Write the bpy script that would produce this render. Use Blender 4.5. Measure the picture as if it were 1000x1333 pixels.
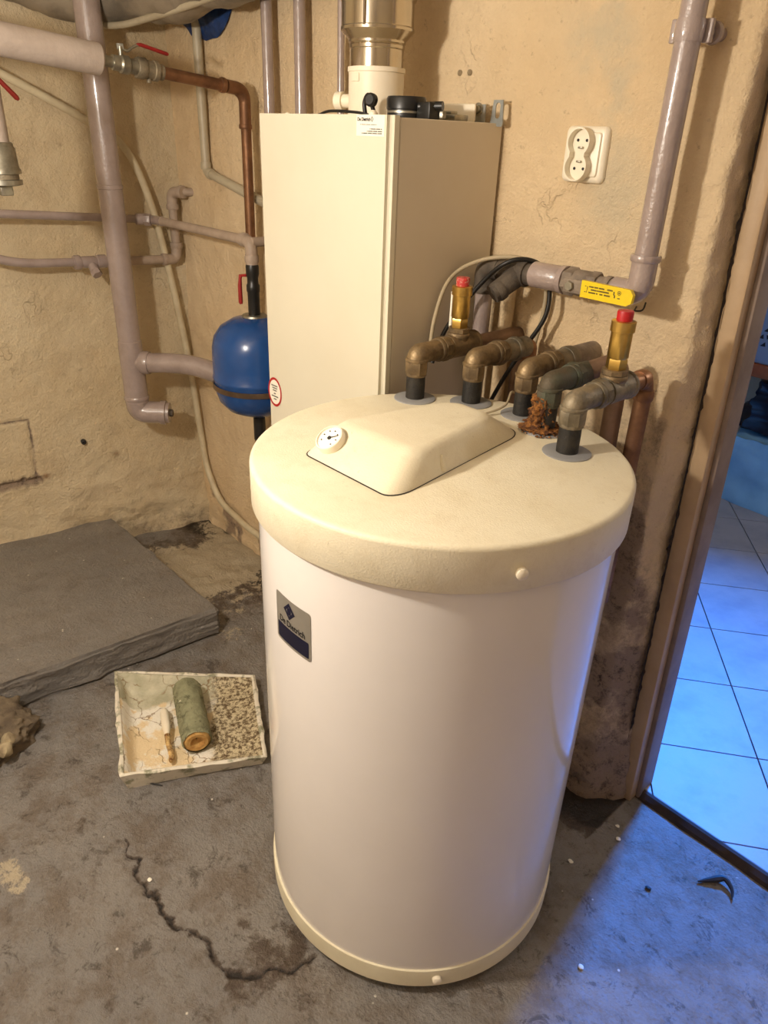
import bpy, bmesh, math, random
from mathutils import Vector, Matrix, noise
random.seed(7)
for o in list(bpy.data.objects): bpy.data.objects.remove(o)
scene = bpy.context.scene
C = scene.collection
V = Vector
PI = math.pi

# ------------------------------------------------------------------ camera
cam = bpy.data.cameras.new('camera'); cam_o = bpy.data.objects.new('camera', cam); C.objects.link(cam_o)
right, up, fwd = V((.671, .741, .035)), V((-.362, .286, .887)), V((-.647, .608, -.461))
fwd.normalize(); right = (right - fwd*right.dot(fwd)).normalized(); up = right.cross(fwd)
m = Matrix((right, up, -fwd)).transposed().to_4x4(); m.translation = (0, 0, 1.4538)
cam_o.matrix_world = m
cam.sensor_fit = 'HORIZONTAL'; cam.sensor_width = 36; cam.lens = 36*.9422
cam.clip_start = .02; cam.clip_end = 30
scene.camera = cam_o
# ------------------------------------------------------------------ world, lights, exposure
w = bpy.data.worlds.new('world'); scene.world = w; w.use_nodes = True
w.node_tree.nodes['Background'].inputs[0].default_value = (.35, .5, 1, 1)
w.node_tree.nodes['Background'].inputs[1].default_value = .3
scene.view_settings.view_transform = 'Standard'; scene.view_settings.look = 'None'
scene.view_settings.gamma = 1; scene.view_settings.use_curve_mapping = False
scene.view_settings.exposure = 0.25
LAMP = V((-1.06, -.15, 1.60))
def light(name, kind, loc, energy, col, aim=None, **kw):
    l = bpy.data.lights.new(name, kind); l.energy = energy; l.color = col
    for k, v in kw.items(): setattr(l, k, v)
    o = bpy.data.objects.new(name, l); C.objects.link(o); o.location = loc
    if aim is not None: o.rotation_euler = (V(aim)-V(loc)).to_track_quat('-Z', 'Y').to_euler()
    return o
light('assumed_bulb_light', 'POINT', LAMP, 50, (1, .905, .785), shadow_soft_size=.045)  # assumed source, placed to suit the shadows
light('tank_fill_light', 'POINT', (-.72, -1.0, 1.75), 6, (1, .95, .93), shadow_soft_size=.2)  # added fill that brightens the tank front, no known lamp
light('hall_fill_light', 'POINT', (.3, 2.5, 1.9), 13, (1, .95, .92), shadow_soft_size=.1)  # added fill that brightens the bag and appliance next door
light('assumed_daylight', 'AREA', (-.92, 3.12, 2.0), 46, (.02, .23, 1), aim=(-.38, .95, 0), shape='RECTANGLE', size=.28, size_y=.25, spread=math.radians(75))  # assumed source next door for the blue light through the doorway

# ------------------------------------------------------------------ mesh helpers
def fillet(pts, r, n=7):
    pts = [V(p) for p in pts]; out = [pts[0]]
    for i in range(1, len(pts)-1):
        a, b, c = pts[i-1], pts[i], pts[i+1]
        d1, d2 = (a-b), (c-b); k = min(r, d1.length*.49, d2.length*.49)
        p, q = b+d1.normalized()*k, b+d2.normalized()*k
        for j in range(n+1):
            t = j/n; out.append(p*(1-t)**2 + b*2*t*(1-t)*1.0 + q*t*t if False else p.lerp(b, t).lerp(b.lerp(q, t), t))
    out.append(pts[-1]); return out
class MB:
    def __init__(s): s.v, s.f = [], []
    def add(s, v, f):
        n = len(s.v); s.v += [V(x) for x in v]; s.f += [tuple(i+n for i in q) for q in f]; return s
    def tube(s, pts, r, seg=16, cap=True):
        pts = [V(p) for p in pts]; n = len(pts)
        rs = r if isinstance(r, (list, tuple)) else [r]*n
        t0 = (pts[1]-pts[0]).normalized(); u = t0.orthogonal().normalized(); v = []; f = []
        for i, p in enumerate(pts):
            t = ((pts[min(i+1, n-1)]-pts[i]).normalized() + (pts[i]-pts[max(i-1, 0)]).normalized())
            t = t.normalized() if t.length > 1e-6 else t0
            u = (u - t*u.dot(t)).normalized(); w_ = t.cross(u)
            for k in range(seg):
                a = 2*PI*k/seg; v.append(p + (u*math.cos(a)+w_*math.sin(a))*rs[i])
        for i in range(n-1):
            for k in range(seg):
                k2 = (k+1) % seg; f.append((i*seg+k, i*seg+k2, (i+1)*seg+k2, (i+1)*seg+k))
        if cap: f.append(tuple(range(seg-1, -1, -1))); f.append(tuple((n-1)*seg+k for k in range(seg)))
        return s.add(v, f)
    def pipe(s, pts, r, bend=.04, seg=16): return s.tube(fillet(pts, bend), r, seg)
    def lathe(s, prof, org=(0, 0, 0), axis=(0, 0, 1), seg=32, phase=0, cap=True):
        ax = V(axis).normalized(); org = V(org)
        u = V((1, 0, 0)) if abs(ax.z) > .9 else V((0, 0, 1)).cross(ax).normalized()
        u = (u-ax*u.dot(ax)).normalized(); w_ = ax.cross(u); v = []; f = []; n = len(prof)
        for r, h in prof:
            for k in range(seg):
                a = 2*PI*k/seg+phase; v.append(org+ax*h+(u*math.cos(a)+w_*math.sin(a))*r)
        for i in range(n-1):
            for k in range(seg):
                k2 = (k+1) % seg; f.append((i*seg+k, i*seg+k2, (i+1)*seg+k2, (i+1)*seg+k))
        if cap:
            f.append(tuple(range(seg-1, -1, -1))); f.append(tuple((n-1)*seg+k for k in range(seg)))
        return s.add(v, f)
    def ring(s, p, d, r, ln, seg=16, b=.25):        # collar / bead centred at p along d
        h = ln/2; return s.lathe([(r*(1-b*.25), -h), (r, -h*.55), (r, h*.55), (r*(1-b*.25), h)], p, d, seg)
    def nut(s, p, d, r, ln, n=6, ph=.3):
        h = ln/2; return s.lathe([(r*.93, -h), (r, -h*.8), (r, h*.8), (r*.93, h)], p, d, n, ph)
    def box(s, a, b, bev=0.0, seg=2):
        bm = bmesh.new(); bmesh.ops.create_cube(bm, size=1)
        a, b = V(a), V(b); c = (a+b)/2; d = b-a
        for q in bm.verts: q.co = V((c[i]+q.co[i]*d[i] for i in range(3)))
        if bev: bmesh.ops.bevel(bm, geom=bm.edges[:], offset=bev, segments=seg, affect='EDGES', profile=.5)
        s.frombm(bm); return s
    def frombm(s, bm):
        bm.verts.index_update(); s.add([q.co.copy() for q in bm.verts], [tuple(q.index for q in f.verts) for f in bm.faces]); bm.free()
    def xf(s, M): s.v = [M @ q for q in s.v]; return s
    def build(s, name, mat, parent=None, ang=38, smooth=True):
        off = V((0, 0, 0)); q = parent
        while q is not None: off += q.location; q = q.parent
        me = bpy.data.meshes.new(name); me.from_pydata([tuple(q-off) for q in s.v], [], s.f); me.validate(); me.update()
        bm = bmesh.new(); bm.from_mesh(me); bmesh.ops.recalc_face_normals(bm, faces=bm.faces[:]); bm.to_mesh(me); bm.free()
        if smooth:
            me.shade_smooth()
            if ang: me.set_sharp_from_angle(angle=math.radians(ang))
        if mat: me.materials.append(mat)
        o = bpy.data.objects.new(name, me); C.objects.link(o)
        if parent is not None: o.parent = parent
        return o
def tag(o, label, cat, group=None):
    o['label'] = label; o['category'] = cat
    if group: o['group'] = group
    return o
def thing(name, label, cat, loc, group=None):
    o = bpy.data.objects.new(name, None); C.objects.link(o); o.location = loc; o.empty_display_size = .05
    return tag(o, label, cat, group)
def struct(o): o['kind'] = 'structure'; return o
def one(name, mb, mat, label, cat, base, group=None, **kw):     # a thing that is one mesh, origin at its base
    t = bpy.data.objects.new('tmp', None); t.location = base
    o = mb.build(name, mat, t, **kw); o.parent = None; o.location = base; bpy.data.objects.remove(t)
    return tag(o, label, cat, group)
def text2d(body, size, bold=0.):
    cu = bpy.data.curves.new('t', 'FONT'); cu.body = body; cu.size = size; cu.resolution_u = 3; cu.offset = bold
    o = bpy.data.objects.new('t', cu); C.objects.link(o); dg = bpy.context.evaluated_depsgraph_get(); dg.update()
    me = o.evaluated_get(dg).to_mesh(); v = [q.co.copy() for q in me.vertices]; f = [tuple(q.vertices) for q in me.polygons]
    o.evaluated_get(dg).to_mesh_clear(); bpy.data.objects.remove(o); bpy.data.curves.remove(cu)
    return v, f
def fb(p, s=1., o=4): return noise.fractal(V(p)*s, 1.0, 2.0, o)      # about -1..1
def sst(a, b, x):
    t = max(0., min(1., (x-a)/(b-a))); return t*t*(3-2*t)

# ------------------------------------------------------------------ materials
def srgb(r, g, b): return tuple(((c/255)/12.92 if c/255 <= .04045 else ((c/255+.055)/1.055)**2.4) for c in (r, g, b))+(1,)
class NT:
    def __init__(s, name):
        s.m = bpy.data.materials.new(name); s.m.use_nodes = True; s.t = s.m.node_tree; s.b = s.t.nodes['Principled BSDF']
        s.co = s.n('ShaderNodeTexCoord').outputs['Object']
    def n(s, k, **kw):
        q = s.t.nodes.new(k)
        for a, v in kw.items():
            if a in q.inputs.keys(): q.inputs[a].default_value = v
            else: setattr(q, a, v)
        return q
    def l(s, a, b): s.t.links.new(a, b)
    def noise(s, scale, detail=6, rough=.6, dist=0.):
        q = s.n('ShaderNodeTexNoise'); q.inputs['Scale'].default_value = scale; q.inputs['Detail'].default_value = detail
        q.inputs['Roughness'].default_value = rough; q.inputs['Distortion'].default_value = dist
        s.l(s.co, q.inputs['Vector']); return q.outputs['Fac']
    def ramp(s, src, lo, hi, a=0., b=1.):
        q = s.n('ShaderNodeMapRange'); s.l(src, q.inputs[0])
        for i, v in zip((1, 2, 3, 4), (lo, hi, a, b)): q.inputs[i].default_value = v
        return q.outputs[0]
    def mix(s, fac, a, b):
        q = s.n('ShaderNodeMix'); q.data_type = 'RGBA'
        for x, i in ((fac, 0), (a, 6), (b, 7)):
            if isinstance(x, (tuple, float, int)): q.inputs[i].default_value = x
            else: s.l(x, q.inputs[i])
        return q.outputs[2]
    def math(s, op, a, b):
        q = s.n('ShaderNodeMath'); q.operation = op
        for x, i in ((a, 0), (b, 1)):
            if isinstance(x, (float, int)): q.inputs[i].default_value = x
            else: s.l(x, q.inputs[i])
        return q.outputs[0]
    def attr(s, name): return s.n('ShaderNodeAttribute', attribute_name=name).outputs['Fac']
    def base(s, x): s.l(x, s.b.inputs['Base Color']) if not isinstance(x, tuple) else setattr(s.b.inputs['Base Color'], 'default_value', x)
    def bump(s, h, st=.3, d=.01, chain=None):
        q = s.n('ShaderNodeBump'); q.inputs['Strength'].default_value = st; q.inputs['Distance'].default_value = d
        s.l(h, q.inputs['Height'])
        if chain is not None: s.l(chain, q.inputs['Normal'])
        s.l(q.outputs[0], s.b.inputs['Normal']); return q.outputs[0]
def mat(name, c1, c2=None, scale=12, rough=.5, metal=0., bump=0., bscale=150, lo=.4, hi=.62, spec=None, coat=0., r2=None):
    t = NT(name); t.b.inputs['Roughness'].default_value = rough; t.b.inputs['Metallic'].default_value = metal
    c1 = srgb(*c1); c2 = srgb(*c2) if c2 else tuple(x*.93 for x in c1[:3])+(1,)
    k = t.ramp(t.noise(scale), lo, hi); t.base(t.mix(k, c1, c2))
    if r2 is not None: t.l(t.ramp(k, 0, 1, rough, r2), t.b.inputs['Roughness'])
    if bump: t.bump(t.noise(bscale, 4), bump, .004)
    if spec is not None: t.b.inputs['Specular IOR Level'].default_value = spec
    if coat: t.b.inputs['Coat Weight'].default_value = coat; t.b.inputs['Coat Roughness'].default_value = .12
    return t.m
def plaster(name, c1, c2):
    t = NT(name); b = t.b; b.inputs['Roughness'].default_value = .82
    n1 = t.ramp(t.noise(2.2, 5), .35, .68); n2 = t.ramp(t.noise(14, 8, .7), .42, .7); n3 = t.ramp(t.noise(55, 8, .75), .59, .68)
    col = t.mix(n1, srgb(*c1), srgb(*c2)); col = t.mix(t.math('MULTIPLY', n2, .30), col, srgb(205, 178, 138))
    col = t.mix(t.math('MULTIPLY', n3, .45), col, srgb(150, 124, 96))
    gp = t.math('MULTIPLY', t.attr('patch'), t.ramp(t.noise(9, 7, .7), .3, .6))
    col = t.mix(gp, col, srgb(206, 190, 160))
    st = t.attr('stain'); sn = t.ramp(t.noise(26, 9, .75), .34, .58)
    stn = t.math('MULTIPLY', t.math('SUBTRACT', t.noise(20, 10, .8, .3), .5), 1.3)
    col = t.mix(t.math('MULTIPLY', t.math('MULTIPLY', t.ramp(t.math('ADD', st, stn), .3, .7), t.ramp(st, .02, .2)), .8), col, srgb(136, 116, 102))
    col = t.mix(t.math('MULTIPLY', st, t.ramp(t.noise(24, 12, .85, .1), .50, .62)), col, srgb(52, 42, 38))
    ru = t.attr('rust'); col = t.mix(ru, col, srgb(120, 78, 38))
    ln = t.n('ShaderNodeTexNoise'); mp = t.n('ShaderNodeMapping'); mp.inputs['Scale'].default_value = (9, 9, 3); t.l(t.co, mp.inputs[0])
    vo = t.n('ShaderNodeTexVoronoi'); vo.feature = 'DISTANCE_TO_EDGE'; vo.inputs['Scale'].default_value = 1.0
    wn = t.n('ShaderNodeTexNoise'); wn.inputs['Scale'].default_value = 14; wn.inputs['Detail'].default_value = 5; t.l(t.co, wn.inputs[0])
    ad = t.n('ShaderNodeVectorMath'); ad.operation = 'MULTIPLY_ADD'; t.l(wn.outputs['Color'], ad.inputs[0]); ad.inputs[1].default_value = (1.3, 1.3, 1.3); t.l(mp.outputs[0], ad.inputs[2]); t.l(ad.outputs[0], vo.inputs['Vector'])
    ck = t.math('MULTIPLY', t.ramp(vo.outputs['Distance'], 0, .022, 1, 0), t.ramp(t.noise(5, 3), .58, .66))
    col = t.mix(t.math('MULTIPLY', ck, .10), col, srgb(120, 98, 76))
    t.base(col)
    h = t.math('ADD', t.math('MULTIPLY', t.noise(22, 8, .65), 1.0), t.math('MULTIPLY', t.noise(130, 5, .6), .35))
    h = t.math('SUBTRACT', h, t.math('MULTIPLY', ck, .22))
    t.bump(h, .8, .016); return t.m
M = {}
M['plaster'] = plaster('plaster', (230, 208, 172), (220, 193, 152))
M['plaster_left'] = plaster('plaster_left', (216, 200, 168), (204, 184, 148))
M['ceiling'] = mat('ceiling_paint', (222, 212, 194), rough=.9, bump=.2, bscale=40)
M['paint_wall'] = mat('paint_wall', (214, 196, 164), (204, 184, 150), rough=.9, bump=.2, bscale=40)
def floor_mat(name, dirt=1.):
    t = NT(name); t.l(t.ramp(t.noise(30, 6), .35, .65, .28, .55), t.b.inputs['Roughness'])
    t.b.inputs['Coat Weight'].default_value = .3*dirt; t.b.inputs['Coat Roughness'].default_value = .28
    col = t.mix(t.ramp(t.noise(3.2, 6, .6), .35, .65), srgb(124, 120, 116), srgb(138, 132, 125))
    col = t.mix(t.math('MULTIPLY', t.ramp(t.noise(9, 10, .78), .46, .60), .75*dirt), col, srgb(104, 90, 76))
    col = t.mix(t.math('MULTIPLY', t.ramp(t.noise(17, 12, .82, .5), .555, .60), .75*dirt), col, srgb(66, 56, 48))
    col = t.mix(t.math('MULTIPLY', t.ramp(t.noise(60, 8, .8, .3), .60, .65), .7*dirt), col, srgb(58, 48, 40))
    st = t.attr('stain'); nn = t.math('MULTIPLY', t.math('SUBTRACT', t.noise(32, 10, .8, .3), .5), 1.5)
    k = t.ramp(t.math('ADD', st, nn), .42, .62); k = t.math('MULTIPLY', k, t.ramp(st, .02, .15))
    col = t.mix(t.math('MULTIPLY', k, .85), col, srgb(70, 54, 40))
    k = t.ramp(t.math('ADD', st, t.math('MULTIPLY', nn, .5)), .72, .86); col = t.mix(k, col, srgb(34, 25, 18))
    pa = t.attr('patch'); n2 = t.math('MULTIPLY', t.math('SUBTRACT', t.noise(34, 12, .85), .5), 2.6)
    k = t.math('MULTIPLY', t.ramp(t.math('ADD', pa, n2), .5, .62), t.ramp(pa, .02, .2)); col = t.mix(t.math('MULTIPLY', k, .9), col, srgb(186, 172, 146))
    vo = t.n('ShaderNodeTexVoronoi'); vo.inputs['Scale'].default_value = 26; t.l(t.co, vo.inputs['Vector'])
    sp = t.math('MULTIPLY', t.ramp(vo.outputs['Distance'], .05, .09, 1, 0), t.ramp(t.noise(7, 2), .53, .55))
    col = t.mix(sp, col, srgb(214, 208, 196)); t.base(col)
    h = t.math('ADD', t.math('MULTIPLY', t.noise(26, 7, .6), 1.), t.math('MULTIPLY', t.noise(120, 6, .65), .6))
    q = t.bump(h, .8, .012); t.l(q, t.b.inputs['Coat Normal']); return t.m
M['floor'] = floor_mat('painted_concrete'); M['slab_'] = floor_mat('slab_paint', .35)
M['slab'] = M['slab_']
M['rubble'] = mat('rubble', (120, 106, 86), (92, 80, 66), 20, rough=.95, bump=.7, bscale=70)
M['stone'] = mat('stone', (176, 160, 128), (140, 124, 98), 40, rough=.95, bump=.5, bscale=90)
M['enamel'] = mat('white_enamel', (232, 226, 220), (228, 222, 216), 3, rough=.12, coat=.0)
M['cream'] = mat('cream_plastic', (234, 226, 198), (224, 214, 184), 7, rough=.55, bump=.25, bscale=380)
def lid_mat():
    t = NT('lid_plastic'); t.b.inputs['Roughness'].default_value = .52
    col = t.mix(t.ramp(t.noise(5, 6), .35, .65), srgb(230, 221, 195), srgb(224, 213, 184))
    col = t.mix(t.math('MULTIPLY', t.ramp(t.noise(16, 10, .78, .3), .48, .62), .28), col, srgb(202, 186, 152))
    col = t.mix(t.math('MULTIPLY', t.ramp(t.noise(75, 6, .7), .64, .72), .4), col, srgb(150, 128, 96)); t.base(col)
    t.bump(t.noise(330, 3), .22, .003); return t.m
M['lid'] = lid_mat()
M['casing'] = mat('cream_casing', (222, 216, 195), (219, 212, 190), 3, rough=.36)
M['casing_side_shaded'] = mat('casing_side_shaded', (214, 203, 182), (210, 198, 176), 3, rough=.4)  # same cream paint as the front, greyed to carry the side's shadow
M['dark'] = mat('dark_gap', (36, 32, 28), rough=.8)
M['black'] = mat('black_plastic', (22, 22, 22), (30, 30, 29), rough=.38)
M['rubber'] = mat('black_sleeve', (24, 23, 22), (44, 40, 34), 40, rough=.6, bump=.4)
M['grey_gasket'] = mat('grey_gasket', (148, 148, 148), (138, 138, 138), 10, rough=.6)
M['brass'] = mat('brass', (212, 178, 100), (176, 142, 74), 30, rough=.28, metal=.95, lo=.45, hi=.7)
M['oldbrass'] = mat('tarnished_brass', (152, 130, 96), (108, 92, 70), 22, rough=.40, metal=.6, bump=.35, bscale=120, r2=.7)
M['dullbrass'] = mat('dull_brass', (142, 130, 108), (102, 94, 78), 26, rough=.52, metal=.4, bump=.4, bscale=110)
M['verdigris'] = mat('dark_verdigris', (92, 82, 66), (84, 88, 74), 26, rough=.62, metal=.4, bump=.4)
M['copper'] = mat('copper', (154, 114, 84), (122, 88, 64), 14, rough=.38, metal=.75, r2=.55)
M['oldcopper'] = mat('dull_copper', (152, 124, 102), (122, 98, 80), 16, rough=.5, metal=.5)
M['pipepaint'] = mat('mauve_pipe_paint', (166, 150, 144), (154, 138, 132), 14, rough=.26, bump=.35, bscale=120, coat=.9)
M['pipematt'] = mat('matt_pipe_paint', (176, 158, 142), (160, 142, 126), 18, rough=.55, bump=.3, bscale=90)
M['palepipe'] = mat('pale_pipe_paint', (186, 176, 152), (172, 160, 136), 14, rough=.4, bump=.2)
M['insul'] = mat('pink_grey_foam', (182, 167, 155), (170, 155, 143), 16, rough=.8, bump=.3, bscale=70)
M['dustpipe'] = mat('dusty_pipe', (148, 134, 118), (112, 100, 88), 20, rough=.75, bump=.5, bscale=90)
M['darkfit'] = mat('dusty_dark_fitting', (96, 86, 74), (70, 62, 54), 22, rough=.8, bump=.5, bscale=90)
M['zinc'] = mat('zinc', (170, 166, 152), (140, 136, 122), 30, rough=.38, metal=.85)
M['steel'] = mat('flue_steel', (214, 206, 190), (196, 188, 172), 6, rough=.16, metal=1)
M['galv'] = mat('galvanised', (176, 180, 178), (156, 160, 158), 40, rough=.42, metal=.7)
M['adapter'] = mat('white_plastic', (240, 230, 208), (234, 222, 198), 8, rough=.45)
M['white'] = mat('white_paper', (246, 240, 224), (242, 236, 220), 20, rough=.6)
M['socket'] = mat('socket_plastic', (242, 234, 214), (238, 228, 206), 10, rough=.32)
M['red'] = mat('red_plastic', (188, 30, 34), (170, 24, 30), 30, rough=.45)
M['redworn'] = mat('worn_red_plastic', (190, 54, 50), (214, 170, 150), 160, rough=.6, lo=.5, hi=.62)
M['lever_red'] = mat('lever_red', (158, 38, 36), (140, 30, 30), 30, rough=.45)
M['yellow'] = mat('yellow_sleeve', (238, 208, 22), (230, 198, 18), 20, rough=.36)
M['ink'] = mat('ink', (30, 28, 28), rough=.6)
M['navy'] = mat('navy_ink', (12, 15, 46), (10, 12, 40), rough=.4)
M['silver'] = mat('silver_label', (168, 162, 150), (156, 150, 138), 8, rough=.35, metal=.5)
M['bluepaint'] = mat('blue_paint', (24, 74, 138), (22, 66, 126), 8, rough=.24, coat=.3)
M['bluerag'] = mat('blue_plastic_sheet', (32, 66, 122), (22, 48, 92), 30, rough=.5, bump=.5, bscale=60)
M['hose'] = mat('pale_conduit', (206, 194, 164), (194, 180, 150), 20, rough=.5)
M['cable_black'] = mat('black_cable', (26, 24, 22), rough=.42)
M['cable_beige'] = mat('beige_cable', (176, 160, 130), rough=.6)
M['duct'] = mat('grey_duct_wrap', (150, 138, 120), (104, 96, 84), 7, rough=.45, bump=.6, bscale=14)
M['rust'] = mat('rust', (158, 104, 48), (84, 50, 26), 90, rough=.95, bump=1., bscale=220, lo=.42, hi=.56)
M['wood'] = mat('frame_wood', (188, 160, 124), (174, 146, 110), 6, rough=.5)
M['woodpaint'] = mat('old_frame_paint', (140, 122, 108), (122, 104, 92), 10, rough=.55)
M['plank'] = mat('orange_wood', (176, 98, 52), (156, 82, 42), 10, rough=.5)
M['tile'] = mat('floor_tile', (168, 166, 168), (148, 148, 154), 9, rough=.5, bump=.12, bscale=25, lo=.45, hi=.75)
M['grout'] = mat('grout', (92, 90, 92), rough=.9)
M['bagblue'] = mat('pale_blue_bag', (150, 200, 226), (132, 184, 214), 6, rough=.42)
M['bagdark'] = mat('black_bag', (30, 34, 46), (22, 26, 38), 8, rough=.3)
M['appliance'] = mat('grey_appliance', (150, 162, 172), (144, 156, 166), 4, rough=.5)
M['tray'] = mat('paint_crusted_plastic', (226, 218, 200), (150, 148, 122), 26, rough=.6, bump=.5, bscale=60, lo=.5, hi=.6)
def traybed():
    t = NT('dried_paint_bed'); t.b.inputs['Roughness'].default_value = .7
    a = t.mix(t.ramp(t.noise(105, 6, .75), .44, .56), srgb(206, 192, 158), srgb(96, 76, 50))
    b = t.mix(t.ramp(t.noise(11, 6), .47, .52), srgb(228, 206, 166), srgb(236, 230, 216))
    g = t.mix(t.ramp(t.noise(12, 4), .4, .6), srgb(174, 170, 144), srgb(204, 198, 174))
    x = t.n('ShaderNodeSeparateXYZ'); t.l(t.co, x.inputs[0])
    wob = t.math('MULTIPLY', t.math('SUBTRACT', t.noise(14, 4), .5), .12)
    k = t.ramp(t.math('ADD', x.outputs[0], wob), .045, .07); kg = t.ramp(t.math('ADD', x.outputs[1], wob), .085, .10)
    col = t.mix(k, t.mix(kg, b, g), a)
    vo = t.n('ShaderNodeTexVoronoi'); vo.feature = 'DISTANCE_TO_EDGE'; vo.inputs['Scale'].default_value = 15; wn = t.n('ShaderNodeTexNoise'); wn.inputs['Scale'].default_value = 12; wn.inputs['Detail'].default_value = 5; t.l(t.co, wn.inputs[0]); ad = t.n('ShaderNodeVectorMath'); ad.operation = 'MULTIPLY_ADD'; t.l(wn.outputs['Color'], ad.inputs[0]); ad.inputs[1].default_value = (.12, .12, .12); t.l(t.co, ad.inputs[2]); t.l(ad.outputs[0], vo.inputs['Vector'])
    ck = t.math('MULTIPLY', t.math('MULTIPLY', t.ramp(vo.outputs['Distance'], 0, .03, .9, 0), t.ramp(t.noise(9, 2), .44, .5)), t.ramp(k, 0, 1, 1., 0)); col = t.mix(ck, col, srgb(140, 110, 70)); t.base(col)
    t.bump(t.math('SUBTRACT', t.noise(110, 5), t.math('MULTIPLY', ck, .6)), .6, .006); return t.m
M['traybed'] = traybed()
def rollermat():
    t = NT('dried_green_nap'); t.b.inputs['Roughness'].default_value = .9
    vo = t.n('ShaderNodeTexVoronoi'); vo.feature = 'DISTANCE_TO_EDGE'; vo.inputs['Scale'].default_value = 30; wn = t.n('ShaderNodeTexNoise'); wn.inputs['Scale'].default_value = 30; wn.inputs['Detail'].default_value = 5; t.l(t.co, wn.inputs[0]); ad = t.n('ShaderNodeVectorMath'); ad.operation = 'MULTIPLY_ADD'; t.l(wn.outputs['Color'], ad.inputs[0]); ad.inputs[1].default_value = (.08, .08, .08); t.l(t.co, ad.inputs[2]); t.l(ad.outputs[0], vo.inputs['Vector'])
    ck = t.math('MULTIPLY', t.ramp(vo.outputs['Distance'], 0, .06, 1, 0), t.ramp(t.noise(22, 2), .42, .55))
    col = t.mix(t.ramp(t.noise(40, 6), .35, .65), srgb(150, 150, 118), srgb(122, 122, 94))
    col = t.mix(t.math('MULTIPLY', ck, .7), col, srgb(66, 64, 46)); col = t.mix(t.ramp(t.noise(26, 5), .66, .69), col, srgb(220, 214, 196)); t.base(col)
    t.bump(t.math('SUBTRACT', t.noise(140, 4), ck), .5, .006); return t.m
M['nap'] = rollermat()
M['foam'] = mat('orange_foam', (196, 156, 92), (168, 118, 58), 50, rough=.9, bump=.4)
def glow(name, col, s):
    t = NT(name); t.b.inputs['Emission Color'].default_value = col; t.b.inputs['Emission Strength'].default_value = s; t.base(col); return t.m
M['bulb'] = glow('lit_bulb', (1, .84, .6, 1), 6)

# ------------------------------------------------------------------ structure: walls, floor, ceiling
HC = 2.05
def resample(path, step):
    out = []
    for a, b in zip(path, path[1:]):
        a, b = V(a), V(b); n = max(1, int((b-a).length/step))
        for i in range(n): out.append(a.lerp(b, i/n))
    out.append(V(path[-1])); return out
def wall_sheet(name, path, zs, disp, masks, material, lean=0.):
    pts = resample([(x, y, 0) for x, y in path], .008); n = len(pts); v = []; f = []; cols = {k: [] for k in masks}
    for j, z in enumerate(zs):
        for i, p in enumerate(pts):
            t = (pts[min(i+1, n-1)]-pts[max(i-1, 0)]).normalized(); nn = V((t.y, -t.x, 0))
            q = V((p.x, p.y, z)); q2 = q+nn*disp(q)
            if lean: q2.x += lean*(1.2-z)*sst(1.296, 1.345, p.y)
            v.append(q2)
            for k, fn in masks.items(): cols[k].append(fn(q))
    for j in range(len(zs)-1):
        for i in range(n-1): f.append((j*n+i, j*n+i+1, (j+1)*n+i+1, (j+1)*n+i))
    me = bpy.data.meshes.new(name); me.from_pydata(v, [], f); me.shade_smooth(); me.materials.append(material)
    for k in cols:
        a = me.attributes.new(k, 'FLOAT', 'POINT'); a.data.foreach_set('value', cols[k])
    o = bpy.data.objects.new(name, me); C.objects.link(o); return struct(o)
zs = [i*HC/250 for i in range(251)]
def disp_back(q):
    d = .006*fb(q, 2.2, 3)+.0026*fb(q, 15, 5)
    k = sst(.66, .59, -q.x)*sst(1.32, 1.28, q.y)
    e_ = math.exp(-((q.x+.585)/.05)**2) if q.y < 1.40 else 0
    d += e_*(.006*fb((q.x*3, q.y*3, q.z*5), 1, 4)+.003*fb(q, 30, 3))
    if q.z < .35 and q.x > -.85: d += .030*sst(.35, .0, q.z)*(.7+.5*fb(q, 9, 3))
    r = math.exp(-((q.x+.85)/.12)**2-((q.z-1.08+.35*(q.x+.87))/.045)**2); d += r*(.010+.012*fb(q, 28, 4))
    if q.z < .12: d += .01*abs(fb(q, 12, 4))
    return d
def stain_back(q):
    a = sst(1.08, .78, q.z+.10*fb(q, 4, 4)+(.30*sst(-.60, -.575, q.x)))*sst(-.98, -.80, q.x)
    a *= (.55+.45*sst(-.1, .25, fb(q, 6, 5)))
    a = max(a, .9*sst(.40, .10, q.z+.15*fb(q, 5, 4))*sst(-.98, -.80, q.x))
    a = max(a, .8*sst(.28, .05, q.z)*sst(.0, .3, fb(q, 5, 4)+.15))
    if q.y > 1.40: a = 0
    jl = -.567+(1.2-q.z)*.03
    return min(1, a)
def patch_back(q):
    a = math.exp(-((q.x+.84+.25*(q.z-1.55))/.075)**2)*sst(1.22, 1.40, q.z)
    return min(1, 1.5*a*sst(-.15, .25, fb(q, 6, 5)+.12))
zero = lambda q: 0.
wall_sheet('wall_back', [(-2.62, 1.29), (-.597, 1.29), (-.588, 1.292), (-.583, 1.299), (-.572, 1.35), (-.565, 1.45)], zs, disp_back,
           dict(stain=stain_back, patch=patch_back, rust=zero), M['plaster'], .030)
def seg_d(q, a, b):
    ab = b-a; t = max(0, min(1, (q-a).dot(ab)/ab.dot(ab))); return (q-a-ab*t).length
HP = [V(p) for p in ((.30, .545), (.70, .540), (.692, .315), (.30, .30))]
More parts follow.
